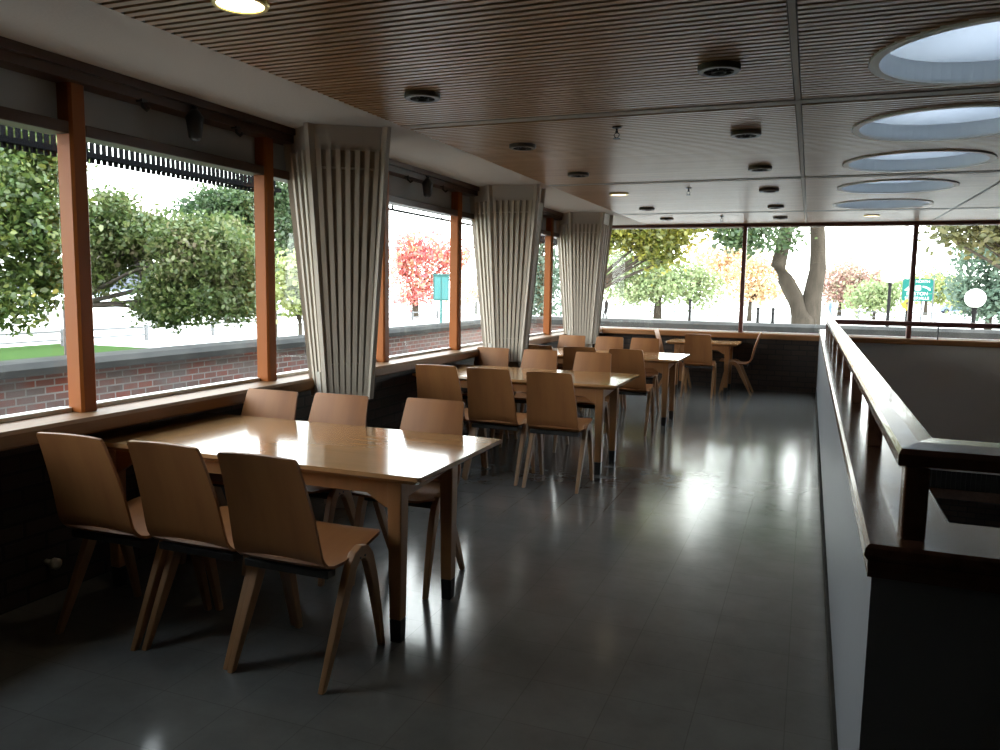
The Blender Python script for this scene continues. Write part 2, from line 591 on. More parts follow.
ceil_root = thing('ceiling', 'slatted brown wood ceiling in bays with thin joint strips', 'ceiling', kind='structure')
PITCHS = 0.0495
for bi in range(len(bay_y) - 1):
    for bj in range(len(bay_x) - 1):
        a, b = bay_y[bi] + 0.085, bay_y[bi + 1] - 0.05
        x0, x1 = bay_x[bj] + (0.018 if bj else 0), bay_x[bj + 1] - 0.018
        mb = MB()
        k = 0
        n_ = int((b - a) / PITCHS)
        st_ = (b - a) / n_
        for k in range(n_):
            y0 = a + k * st_ + 0.010
            y1 = a + (k + 1) * st_ - 0.010
            for s0, s1 in spans(x0, x1, (y0 + y1) / 2):
                if s1 - s0 > 0.01:
                    mb.box(s0, s1, y0, y1, CEIL, CEIL + 0.022)
        mb.build('slat_panel', M['slat'], ceil_root)
mb = MB()
yy = YB
while yy < YF:
    y1 = min(yy + 0.05, YF + 0.2)
    for s0, s1 in spans(-2.43, XR, (yy + y1) / 2):
        mb.box(s0, s1, yy, y1, CEIL + 0.045, CEIL + 0.075)
    yy += 0.05
mb.build('backing_board', M['slat_back'], ceil_root)
for y in joints_y:
    MB().box(-2.43, XR, y - 0.05, y + 0.035, CEIL - 0.004, CEIL + 0.05).build('joint_strip', M['ceiling_joint'], ceil_root)
for i, x in enumerate(joints_x):
    for bi in range(len(bay_y) - 1):
        MB().box(x - 0.013, x + 0.013, bay_y[bi] + 0.03, bay_y[bi + 1] - 0.05, CEIL - 0.002, CEIL + 0.05).build('joint_strip', M['ceiling_joint'], ceil_root)

# skylights
def make_skylight():
    r = thing('skylight', '', 'skylight')
    MB().lathe([(SR - 0.03, 2.472), (SR + 0.012, 2.472), (SR + 0.012, 2.486), (SR - 0.03, 2.486)], 64, closed=True).build('rim', M['white_paint'], r, smooth=False)
    MB().lathe([(SR - 0.03, 2.48), (SR - 0.015, 2.48), (SR - 0.015, 2.90), (SR - 0.03, 2.90)], 64, closed=True).build('well', M['well'], r, smooth=False)
    MB().lathe([(0.001, 2.585), (SR - 0.031, 2.565), (SR - 0.031, 2.573), (0.001, 2.593)], 64).build('pane', M['sky_pane'], r, smooth=True)
    return r


sl = ['nearest and largest round skylight, cut by the right edge of the picture', 'second round skylight from the front, just past the ceiling cross strip',
      'third round skylight, just before the second cross strip', 'fourth round skylight, just past the second cross strip',
      'farthest small round skylight of the row nearest the far window',
      'small skylight of the second row, peeking in at the right edge of the ceiling']
proto = None
for i, (x, y) in enumerate(SKY):
    o = make_skylight() if proto is None else copy_tree(proto)
    proto = proto or o
    o.location = (x, y, 0)
    tag(o, sl[i], 'skylight', 'round skylights in the slatted ceiling')

# ------------------------------------------------------------------ left windows
post_y = [1.41, 2.80, 4.20, 5.68, 7.12, 8.60, 10.08, 11.55]
HT = 2.165
for i, y in enumerate(post_y):
    mb = MB()
    ca = 0.012
    x0, x1, y0, y1 = XL + 0.04, XL + 0.13, y - 0.045, y + 0.045
    ring = [(x0, y0), (x1 - ca, y0), (x1, y0 + ca), (x1, y1 - ca), (x1 - ca, y1), (x0, y1)]
    mb.hexa([(a, b, 0.86) for a, b in ring], [(a, b, 2.40) for a, b in ring])
    o = mb.build('trim_%d' % (i + 1), M['post'])
    nm = {1: 'nearest orange-brown wooden window post on the left', 2: 'orange-brown window post just left of the first column', 3: 'orange-brown window post half hidden behind the first column',
          4: 'orange-brown window post left of the second column', 6: 'orange-brown window post between the second and third columns'}
    tag(o, nm.get(i, 'orange-brown window post number %d along the left wall, out of clear view' % (i + 1)), 'window post', kind='structure')
sill = MB()
sill.hexa([(XL - 0.10, YB, 0.79), (XL + 0.255, YB, 0.79), (XL + 0.27, YB, 0.80), (XL + 0.27, YB, 0.852), (XL + 0.255, YB, 0.868), (XL - 0.10, YB, 0.868)],
          [(XL - 0.10, YF, 0.79), (XL + 0.255, YF, 0.79), (XL + 0.27, YF, 0.80), (XL + 0.27, YF, 0.852), (XL + 0.255, YF, 0.868), (XL - 0.10, YF, 0.868)])
struct(sill, 'trim_sill_left', M['sill'], 'long varnished wooden sill under the left windows', 'window sill')
hd = MB()
hd.box(XL - 0.02, XL + 0.17, YB, YF, 2.395, CEIL)
hd.box(XL + 0.05, XL + 0.20, YB, YF, 2.44, CEIL)
head = struct(hd, 'trim_head_left', M['head'], 'dark wooden head rail along the top of the left windows', 'window trim')
for y in (3.15, 3.85, 5.97, 6.65, 8.9, 9.4):
    h = MB()
    h.tube([(XL + 0.16, y, 2.40), (XL + 0.165, y, 2.365), (XL + 0.19, y, 2.345), (XL + 0.21, y, 2.36)], [0.009] * 4, 8)
    h.box(XL + 0.14, XL + 0.18, y - 0.018, y + 0.018, 2.385, 2.40)
    h.build('hook', M['black_metal'], head, smooth=False)
edges = post_y + [YF]
for i in range(len(edges) - 1):
    a, b = edges[i] + 0.045, edges[i + 1] - 0.045
    nm = {0: 'left window bay at the picture edge, big maple outside', 1: 'left window bay between the two nearest posts', 2: 'narrow window bay beside the first column',
          3: 'window bay with the red tree, right of the first column', 4: 'window bay beside the second column', 5: 'window bay between second column and its far post', 6: 'window bay beside the third column'}
    w = thing('window_%d' % (i + 1), nm.get(i, 'window bay number %d of the left wall' % (i + 1)), 'window', (0, 0, 0), kind='structure')
    f = MB()
    f.box(XL + 0.0, XL + 0.12, a, b, HT, HT + 0.055)
    f.build('frame', M['head'], w, bevel=0.004)
    MB().box(XL - 0.01, XL + 0.06, a, b, 0.868, 0.89).build('glazing_strip', M['white_paint'], w, bevel=0.003)
    MB().box(XL + 0.02, XL + 0.05, a, b, HT + 0.055, 2.40).build('header_board', M['blind'], w)
    MB().box(XL + 0.03, XL + 0.036, a, b, 0.89, HT).build('pane', M['glass'], w)

# little black fixtures hanging in front of the header boards
def make_fixture():
    r = thing('spotlight', '', 'spotlight')
    MB().box(-0.02, 0.02, -0.02, 0.02, 0.10, 0.175).build('bracket', M['black_metal'], r, bevel=0.004)
    MB().tube([(0.0, 0, 0.12), (0.035, 0, 0.10), (0.035, 0, 0.06)], [0.009] * 3, 8).build('arm', M['black_metal'], r, smooth=True)
    MB().lathe([(0.018, -0.075), (0.034, -0.06), (0.044, 0.02), (0.05, 0.045), (0.03, 0.075), (0.014, 0.09)], 16, cx=0.035).build('lamp_housing', M['black_metal'], r, smooth=True)
    MB().lathe([(0.001, 0.088), (0.008, 0.092), (0.008, 0.10), (0.001, 0.104)], 10, cx=0.047).build('screw', M['galv'], r)
    return r


fx = make_fixture()
fx.location = (XL + 0.15, 3.49, 2.33)
tag(fx, 'small black fixture hanging under the head rail above the nearest full window', 'spotlight', 'black fixtures over the left windows')
f2 = copy_tree(fx)
f2.location = (XL + 0.15, 6.29, 2.33)
f2['label'] = 'small black fixture hanging above the window with the red tree'

valve = thing('pipe_valve', 'small pale round valve low on the dark wall behind the leftmost chair', 'valve', (XL + 0.03, 2.6, 0.17))
MB().tube([(0, 0, 0), (0.05, 0, 0)], [0.014, 0.014], 10).build('stem', M['pipe'], valve, smooth=True)
MB().tube([(0.045, 0, 0), (0.05, 0, 0), (0.075, 0, 0), (0.08, 0, 0)], [0.012, 0.026, 0.026, 0.014], 14).build('knob', M['pipe'], valve, smooth=True)

# ------------------------------------------------------------------ far window
sf = MB()
ring = [(YF + 0.25, 0.78), (YF - 0.10, 0.78), (YF - 0.11, 0.79), (YF - 0.11, 0.845), (YF - 0.10, 0.86), (YF + 0.25, 0.86)]
sf.hexa([(XL + 0.27, y, z) for y, z in ring], [(XR, y, z) for y, z in ring])
struct(sf, 'trim_sill_far', M['sill_far'], 'varnished wooden sill under the far window', 'window sill')
struct(MB().box(XL, XR, YF - 0.02, YF + 0.10, 2.44, 2.50).box(XL, XR, YF + 0.10, YF + 0.25, 2.46, 2.75), 'trim_head_far', M['red_frame'], 'dark red-brown head strip over the far window', 'window trim')
fpx = [-0.955, 1.32, 3.6]
for i, x in enumerate(fpx):
    o = MB().box(x - 0.03, x + 0.03, YF - 0.01, YF + 0.09, 0.86, 2.44).build('trim_far_%d' % (i + 1), M['red_frame'], bevel=0.005)
    tag(o, ['thin dark red post of the far window above the corner table', 'thin dark red post of the far window crossing the green road sign', 'thin dark red far window post beyond the right edge'][i], 'window post', kind='structure')
fe = [XL + 0.02] + fpx + [XR]
for i in range(4):
    w = thing('window_far_%d' % (i + 1), ['far window bay beside the third column', 'far window bay with the forked tree outside', 'far window bay with the globe lamp outside', 'far window bay hidden at the right'][i], 'window', kind='structure')
    a, b = fe[i] + (0.03 if i else 0), fe[i + 1] - 0.03
    MB().box(a, b, YF + 0.05, YF + 0.056, 0.875, 2.44).build('pane', M['glass'], w)
    MB().box(a, b, YF + 0.02, YF + 0.08, 0.86, 0.878).box(a, b, YF + 0.02, YF + 0.08, 2.425, 2.44).build('frame', M['white_paint'], w)

# ------------------------------------------------------------------ parapet and railing round the stairwell
pw = MB()
pw.box(PX0, PX1, PY, YF, -2.8, 0.90)
pw.box(PX1, XR, PY, PY + 0.155, -2.8, 0.90)
par = struct(pw, 'wall_parapet', M['parapet'], 'low grey parapet wall along the stairwell', 'wall')
struct(MB().box(PX0 - 0.012, PX0, PY, YF, 0.0, 0.075), 'baseboard_parapet', M['coping'], 'narrow grey baseboard at the foot of the parapet', 'baseboard')

CZ = 0.952
RZ = 1.165
rail = thing('stair_railing', 'dark glossy wooden railing with wide cap on the stairwell parapet', 'railing', (0, 0, 0))
cap = MB()
# moulded cap: section swept round the corner with a mitre
capsec_side = [(0.148, CZ - 0.035), (0.140, CZ - 0.022), (0.143, CZ - 0.006), (0.152, CZ), (0.338, CZ), (0.348, CZ - 0.01), (0.348, CZ - 0.028), (0.338, CZ - 0.035)]
yb = PY - 0.012
depth = 0.285
def sweep_cap(mb, sec, xa, xb, y_front, d, far):
    w = xb - xa
    ra, rb, rc = [], [], []
    for x, z in sec:
        t = (x - xa) / w
        ra.append((x, far, z))
        rb.append((x, y_front + t * d, z))
        rc.append((XR, y_front + t * d, z))
    for q0, q1 in ((ra, rb), (rb, rc)):
        a = [mb.bm.verts.new(p) for p in q0]
        b = [mb.bm.verts.new(p) for p in q1]
        n = len(a)
        for i in range(n):
            j = (i + 1) % n
            mb.bm.faces.new((a[i], a[j], b[j], b[i]))
        mb.bm.faces.new(a[::-1])
        mb.bm.faces.new(b)
sweep_cap(cap, capsec_side, 0.140, 0.348, yb - 0.01, depth, YF - 0.11)
cap.build('cap_board', M['rail_wood'], rail)
fa = MB()
fa.box(0.150, 0.158, PY - 0.012, YF - 0.11, CZ - 0.07, CZ - 0.035)
fa.box(0.150, XR, PY - 0.014, PY - 0.004, CZ - 0.072, CZ - 0.035)
fa.build('fascia', M['rail_wood'], rail)
rl = MB()
sec = [(0.203, RZ - 0.040), (0.196, RZ - 0.034), (0.196, RZ - 0.010), (0.204, RZ), (0.244, RZ + 0.003), (0.283, RZ), (0.291, RZ - 0.010), (0.291, RZ - 0.034), (0.284, RZ - 0.040)]
sweep_cap(rl, sec, 0.196, 0.291, PY + 0.0, 0.20, YF - 0.12)
rl.build('top_rail', M['rail_wood'], rail)
fr = MB()
FZ = 1.105
sec2 = [(YF - 0.19, FZ - 0.07), (YF - 0.20, FZ - 0.06), (YF - 0.20, FZ - 0.01), (YF - 0.19, FZ), (YF - 0.13, FZ), (YF - 0.12, FZ - 0.01), (YF - 0.12, FZ - 0.06), (YF - 0.13, FZ - 0.07)]
fr.hexa([(0.29, y, z) for y, z in sec2], [(XR, y, z) for y, z in sec2])
fr.build('top_rail', M['red_frame'], rail)
py = 1.955
ys_ = [1.955] + [3.10 + 1.19 * k for k in range(8)]
for y in ys_:
    MB().box(0.218, 0.268, y - 0.022, y + 0.045, CZ, RZ - 0.038).build('post', M['rail_wood'], rail, bevel=0.004)
for x in (1.35, 2.5, 3.65):
    MB().box(x - 0.022, x + 0.022, 1.93, 2.0, CZ, RZ - 0.038).build('post', M['rail_wood'], rail, bevel=0.004)
for x in (1.66, 3.2):
    MB().box(x - 0.008, x + 0.008, YF - 0.165, YF - 0.15, 0.86, 1.04).build('bracket', M['galv'], rail)

# grille box on the lower stairwell wall
gr = thing('wall_grille', 'dark slotted grille with wood rail low on the stairwell wall', 'grille', (0, 0, 0))
MB().box(0.4, XR - 0.02, YF - 0.26, YF, -0.93, -0.84).build('ledge', M['grey_plaster'], gr)
g = MB()
x = 0.45
while x < XR - 0.1:
    g.box(x, x + 0.03, YF - 0.22, YF - 0.20, -1.18, -0.93)
    x += 0.06
g.box(0.4, XR - 0.02, YF - 0.20, YF, -1.18, -0.93)
g.build('slotted_panel', M['black_metal'], gr)
MB().box(0.4, XR - 0.02, YF - 0.26, YF, -1.32, -1.18).build('wood_rail', M['rail_wood'], gr)
MB().box(0.4, XR - 0.02, YF - 0.22, YF, -2.80, -1.32).build('lower_panel', M['dark_brick_x'], gr)

# ------------------------------------------------------------------ columns wrapped in tapering battens
def column(A, B, Cc, D, E_, centre, kb, label, nl, nf, nr):
    pts = [Vector((*p, 0)) for p in (A, B, Cc, D, E_)]
    cen = Vector((*centre, 0))
    r = thing('slatted_column', label, 'column', (cen.x, cen.y, 0), group='batten-clad columns')
    loc = [p - cen for p in pts]
    zt, zb, ze = 2.33, 0.745, CEIL
    sc = lambda z: kb + (1 - kb) * (z - zb) / (zt - zb)
    def ringat(z, k, inset=0.0):
        out = []
        for p in loc:
            q = p * k
            q = q * max(0.1, (q.length - inset) / q.length)
            out.append((q.x, q.y, z))
        return out
    MB().hexa(ringat(zb + 0.02, sc(zb), 0.035), ringat(zt - 0.0, sc(zt), 0.035)).build('core', M['col_core'], r)
    MB().hexa(ringat(0.0, 0.42, 0.0), ringat(zb + 0.02, 0.42, 0.0)).build('base_shaft', M['col_core'], r)
    MB().hexa(ringat(zt, sc(zt), 0.03), ringat(ze, sc(ze), 0.03)).build('head_panel', M['col_head'], r)
    sl_ = MB()
    ns = [nl, nf, nr, max(2, nl), 2]
    wid = 0.029
    for e_ in range(5):
        P, Q = loc[e_], loc[(e_ + 1) % 5]
        d = (Q - P).normalized()
        nrm = Vector((d.y, -d.x, 0))
        if nrm.dot((P + Q) / 2) < 0:
            nrm = -nrm
        n = ns[e_]
        for i in range(n):
            t = i / n
            corner = (i == 0)
            w = wid * (1.25 if corner else 1.0)
            top_z = ze if corner else zt + 0.0
            def quad(z):
                k = sc(z)
                base = (P + (Q - P) * t) * k
                out_ = nrm * 0.004
                inn = -nrm * 0.04
                if corner:
                    dirc = base.normalized()
                    d2 = Vector((-dirc.y, dirc.x, 0))
                    return [tuple((base + d2 * s * w / 2 + dirc * o_ + Vector((0, 0, z)))) for s, o_ in ((-1, -0.04), (1, -0.04), (1, 0.006), (-1, 0.006))]
                return [tuple(base + d * s * w / 2 + o_ + Vector((0, 0, z))) for s, o_ in ((-1, inn), (1, inn), (1, out_), (-1, out_))]
            sl_.hexa(quad(zb), quad(top_z))
    sl_.build('batten_cladding', M['col_slat'], r)
    hp = MB()
    for z in (2.22, 0.98):
        k = sc(z)
        for i in range(5):
            a, b = loc[i] * k, loc[(i + 1) % 5] * k
            a, b = a * 0.93, b * 0.93
            hp.tube([(a.x, a.y, z), (b.x, b.y, z)], [0.008, 0.008], 6)
    hp.build('hoop', M['col_slat'], r)
    # access plate at the foot of the left corner
    k = sc(0.82)
    P, Q = loc[0] * k, loc[1] * k
    d = (Q - P).normalized()
    nrm = Vector((d.y, -d.x, 0))
    if nrm.dot(P + Q) < 0:
        nrm = -nrm
    mid = P * 0.3 + Q * 0.7
    c4 = [mid - d * 0.028 - nrm * 0.03, mid + d * 0.028 - nrm * 0.03, mid + d * 0.028 + nrm * 0.008, mid - d * 0.028 + nrm * 0.008]
    k2 = sc(0.93) / sc(0.77)
    MB().hexa([(p.x, p.y, 0.77) for p in c4], [(p.x * k2, p.y * k2, 0.92) for p in c4]).build('outlet_plate', M['col_head'], r)
    return r


column((-3.24, 4.42), (-2.945, 4.24), (-2.53, 4.49), (-2.80, 4.88), (-3.08, 4.86), (-2.88, 4.57), 0.60, 'nearest and largest batten-clad column, behind the first table', 4, 8, 5)
column((-3.25, 7.48), (-2.985, 7.30), (-2.505, 7.36), (-2.56, 7.72), (-3.12, 7.80), (-2.86, 7.55), 0.58, 'middle batten-clad column, behind the second table', 4, 8, 5)
column((-3.25, 10.40), (-2.995, 10.16), (-2.575, 10.24), (-2.57, 10.70), (-3.1, 10.80), (-2.88, 10.46), 0.60, 'farthest batten-clad column, at the far window corner', 4, 8, 4)

# ------------------------------------------------------------------ ceiling lamps and sprinklers
def make_lamp(kind):
    r = thing('ceiling_lamp', '', 'ceiling lamp')
    if kind == 'off':
        MB().lathe([(0.066, -0.026), (0.088, -0.026), (0.093, -0.020), (0.093, 0.0), (0.066, 0.0)], 32, closed=True).build('ring', M['lamp_dark'], r, smooth=False)
        b = MB()
        b.lathe([(0.001, -0.012), (0.067, -0.012), (0.067, -0.002), (0.001, -0.002)], 24)
        b.lathe([(0.026, -0.03), (0.032, -0.03), (0.032, -0.012), (0.026, -0.012)], 24, closed=True)
        for k in range(8):
            a = k * math.pi / 4
            b.tube([(0.03 * math.cos(a), 0.03 * math.sin(a), -0.021), (0.067 * math.cos(a), 0.067 * math.sin(a), -0.021)], [0.004, 0.004], 6)
        b.build('baffle', M['lamp_black'], r)
    else:
        MB().lathe([(0.082, -0.014), (0.096, -0.014), (0.100, -0.008), (0.100, 0.0), (0.082, 0.0)], 40, closed=True).build('ring', M['lamp_brass'], r, smooth=False)
        MB().lathe([(0.001, -0.012), (0.082, -0.009), (0.082, -0.003), (0.001, -0.003)], 32).build('diffuser', M['lamp_on'] if kind == 'on' else M['lamp_dim'], r, smooth=True)
    return r


rowA = [(-1.925, y) for y in (2.375, 3.785, 5.32, 6.75, 8.31, 9.85, 11.29)]
rowB = [(-0.43, y) for y in (2.2, 3.72, 5.28, 6.78, 8.26, 9.9, 11.39)]
pos = ['nearest', 'second', 'third', 'fourth', 'fifth', 'sixth', 'last']
p_off = None
for row, nm in ((rowA, 'left'), (rowB, 'right')):
    for i, (x, y) in enumerate(row):
        kind = 'on' if (nm == 'left' and i == 0) else ('dim' if (nm == 'left' and i == 4) else 'off')
        if kind == 'off' and p_off is not None:
            o = copy_tree(p_off)
        else:
            o = make_lamp(kind)
            if kind == 'off':
                p_off = o
        o.location = (x, y, CEIL)
        if kind == 'on':
            lb = 'large lit downlight with brass rim in the ceiling above the first table'
        elif kind == 'dim':
            lb = 'small warm lit downlight glowing in the ceiling beside the third column'
        elif nm == 'left':
            lb = 'dark round ceiling lamp, %s from the front in the row nearer the windows' % pos[i]
        else:
            lb = 'dark round ceiling lamp, %s from the front in the row along the ceiling middle' % pos[i]
        tag(o, lb, 'ceiling lamp', 'round ceiling lamps')
o = make_lamp('dim')
o.location = (0.68, 11.35, CEIL)
tag(o, 'pale lit ceiling lamp beyond the last skylight, against the far window', 'ceiling lamp', 'round ceiling lamps')
for i, (x, y) in enumerate(((-1.925, -0.6), (-1.925, -2.1))):
    o = make_lamp('on')
    o.location = (x, y, CEIL)
    tag(o, ['lit brass-rimmed downlight over the window aisle behind the viewpoint', 'second lit brass-rimmed downlight behind the viewpoint'][i], 'ceiling lamp', 'round ceiling lamps')
# the light these lit lamps throw
for x, y, pwr in ((-1.925, 2.375, 3.5), (-1.925, -0.6, 2), (-1.925, -2.1, 2), (-1.925, 8.31, 2)):
    ld = bpy.data.lights.new('lamp_light', 'SPOT')
    ld.energy = pwr
    ld.color = (1.0, 0.83, 0.55)
    ld.spot_size = 2.2
    ld.spot_blend = 0.9
    ld.shadow_soft_size = 0.08
    lo = bpy.data.objects.new('lamp_light', ld)
    lo.location = (x, y, CEIL - 0.03)
    C.objects.link(lo)


def make_sprinkler():
    r = thing('sprinkler', '', 'sprinkler')
    MB().lathe([(0.03, 0.0), (0.03, -0.006), (0.008, -0.01), (0.006, -0.022), (0.009, -0.025), (0.009, -0.035), (0.003, -0.038)], 14).build('drop_pipe', M['black_metal'], r, smooth=False)
    y = MB()
    y.tube([(-0.007, 0, -0.035), (-0.018, 0, -0.048), (-0.004, 0, -0.068)], [0.003] * 3, 6)
    y.tube([(0.007, 0, -0.035), (0.018, 0, -0.048), (0.004, 0, -0.068)], [0.003] * 3, 6)
    y.build('yoke', M['black_metal'], r)
    MB().lathe([(0.001, -0.067), (0.022, -0.067), (0.022, -0.071), (0.001, -0.071)], 12).build('deflector', M['black_metal'], r)
    return r


sp = make_sprinkler()
for i, y in enumerate((4.9, 7.98, 11.1)):
    o = sp if i == 0 else copy_tree(sp)
    o.location = (-1.16, y, CEIL)
    tag(o, ['nearest black sprinkler head hanging from the slatted ceiling', 'middle black sprinkler head hanging past the second ceiling strip', 'farthest tiny sprinkler head, just in front of the far window'][i], 'sprinkler', 'ceiling sprinkler heads')

# ------------------------------------------------------------------ tables
def make_table(w, d, legs, label, loc, rz=0.0, h=0.74):
    """legs = y of the two leg rows (near, far), measured from the near edge; origin at the middle of the near edge"""
    r = thing('table', label, 'table', loc, rz, 'oak refectory tables')
    t = MB()
    o1, o2 = 0.0, 0.014
    x0, x1 = -w / 2, w / 2
    c = 0.012
    ring = lambda ins: [(x0 + c + ins, 0 + ins), (x1 - c - ins, 0 + ins), (x1 - ins, c + ins), (x1 - ins, d - c - ins), (x1 - c - ins, d - ins), (x0 + c + ins, d - ins), (x0 + ins, d - c - ins), (x0 + ins, c + ins)]
    low, mid, top = ring(0.034), ring(0.0), ring(0.003)
    t.hexa([(a, b, h - 0.040) for a, b in low], [(a, b, h - 0.018) for a, b in mid])
    t.hexa([(a, b, h - 0.018) for a, b in mid], [(a, b, h) for a, b in top])
    t.build('tabletop', M['table'], r, merge=False)
    lw = 0.034
    xs = (x0 + 0.12 + lw, x1 - 0.12 - lw)
    yn, yf = legs
    for lx in xs:
        for ly in (yn, yf):
            l = MB()
            tp = 0.007
            l.hexa([(lx - lw + tp, ly - lw + tp, 0.10), (lx + lw - tp, ly - lw + tp, 0.10), (lx + lw - tp, ly + lw - tp, 0.10), (lx - lw + tp, ly + lw - tp, 0.10)],
                   [(lx - lw, ly - lw, h - 0.034), (lx + lw, ly - lw, h - 0.034), (lx + lw, ly + lw, h - 0.034), (lx - lw, ly + lw, h - 0.034)])
            lo = l.build('leg', M['table_leg'], r, bevel=0.005)
            s = MB()
            k0 = lw - tp
            s.hexa([(lx - k0 + .003, ly - k0 + .003, 0.0), (lx + k0 - .003, ly - k0 + .003, 0.0), (lx + k0 - .003, ly + k0 - .003, 0.0), (lx - k0 + .003, ly + k0 - .003, 0.0)],
                   [(lx - k0, ly - k0, 0.10), (lx + k0, ly - k0, 0.10), (lx + k0, ly + k0, 0.10), (lx - k0, ly + k0, 0.10)])
            s.build('foot_cap', M['shoe'], lo, bevel=0.004)
    def apron_long(y):
        a = MB()
        xa, xb = xs[0] + lw, xs[1] - lw
        zz = h - 0.036
        prof = [(xa, zz - 0.125), (xa + 0.02, zz - 0.12), (xa + 0.10, zz - 0.07), (xb - 0.10, zz - 0.07), (xb - 0.02, zz - 0.12), (xb, zz - 0.125), (xb, zz), (xa, zz)]
        a.hexa([(x, y - 0.012, z) for x, z in prof], [(x, y + 0.012, z) for x, z in prof])
        a.build('apron', M['table_leg'], r)
    apron_long(yn - 0.012)
    apron_long(yf + 0.012)
    for lx in xs:
        a = MB()
        zz = h - 0.036
        ya, yb_ = yn + lw, yf - lw
        prof = [(ya, zz - 0.095), (yb_, zz - 0.065), (yb_, zz), (ya, zz)]
        a.hexa([(lx - 0.012, y, z) for y, z in prof], [(lx + 0.012, y, z) for y, z in prof])
        a.build('apron', M['table_leg'], r)
    return r


make_table(1.86, 0.90, (0.10, 0.60), 'nearest long oak table, its top glaring with window light', (-2.325, 2.74, 0))
make_table(1.80, 0.92, (0.10, 0.60), 'second long oak table, beside the middle column', (-2.27, 6.05, 0))
make_table(1.80, 0.92, (0.10, 0.60), 'third long oak table, beside the farthest column', (-2.17, 8.56, 0))
make_table(1.02, 0.74, (0.10, 0.62), 'small oak table standing against the far brick wall', (-1.42, 11.62, 0))

# ------------------------------------------------------------------ chairs
def shell_part(prof, widths, round_top=False, bow=0.0, thick=0.012):
    """prof: list of (y,z) along the sheet; widths: half widths; returns MB"""
    nx = 10
    mb = MB()
    P = [Vector((0, y, z)) for y, z in prof]
    outer, inner = [], []
    for i, p in enumerate(P):
        t = (P[min(i + 1, len(P) - 1)] - P[max(i - 1, 0)]).normalized()
        nrm = Vector((0, -t.z, t.y))
        a, b = [], []
        for k in range(nx + 1):
            u = -1 + 2 * k / nx
            off = nrm * (bow * (1 - u * u))
            q = p + Vector((u * widths[i], 0, 0)) - off
            a.append(mb.bm.verts.new(q + nrm * thick / 2))
            b.append(mb.bm.verts.new(q - nrm * thick / 2))
        outer.append(a)
        inner.append(b)
    n = len(P)
    for i in range(n - 1):
        for k in range(nx):
            mb.bm.faces.new((outer[i][k], outer[i + 1][k], outer[i + 1][k + 1], outer[i][k + 1]))
            mb.bm.faces.new((inner[i][k], inner[i][k + 1], inner[i + 1][k + 1], inner[i + 1][k]))
        mb.bm.faces.new((outer[i][0], inner[i][0], inner[i + 1][0], outer[i + 1][0]))
        mb.bm.faces.new((outer[i][nx], outer[i + 1][nx], inner[i + 1][nx], inner[i][nx]))
    for k in range(nx):
        mb.bm.faces.new((outer[0][k], outer[0][k + 1], inner[0][k + 1], inner[0][k]))
        mb.bm.faces.new((outer[n - 1][k], inner[n - 1][k], inner[n - 1][k + 1], outer[n - 1][k + 1]))
    return mb


def smooth_obj(o):
    for p in o.data.polygons:
        p.use_smooth = True
    md = o.modifiers.new('edge', 'EDGE_SPLIT')
    md.split_angle = 0.8
    return o


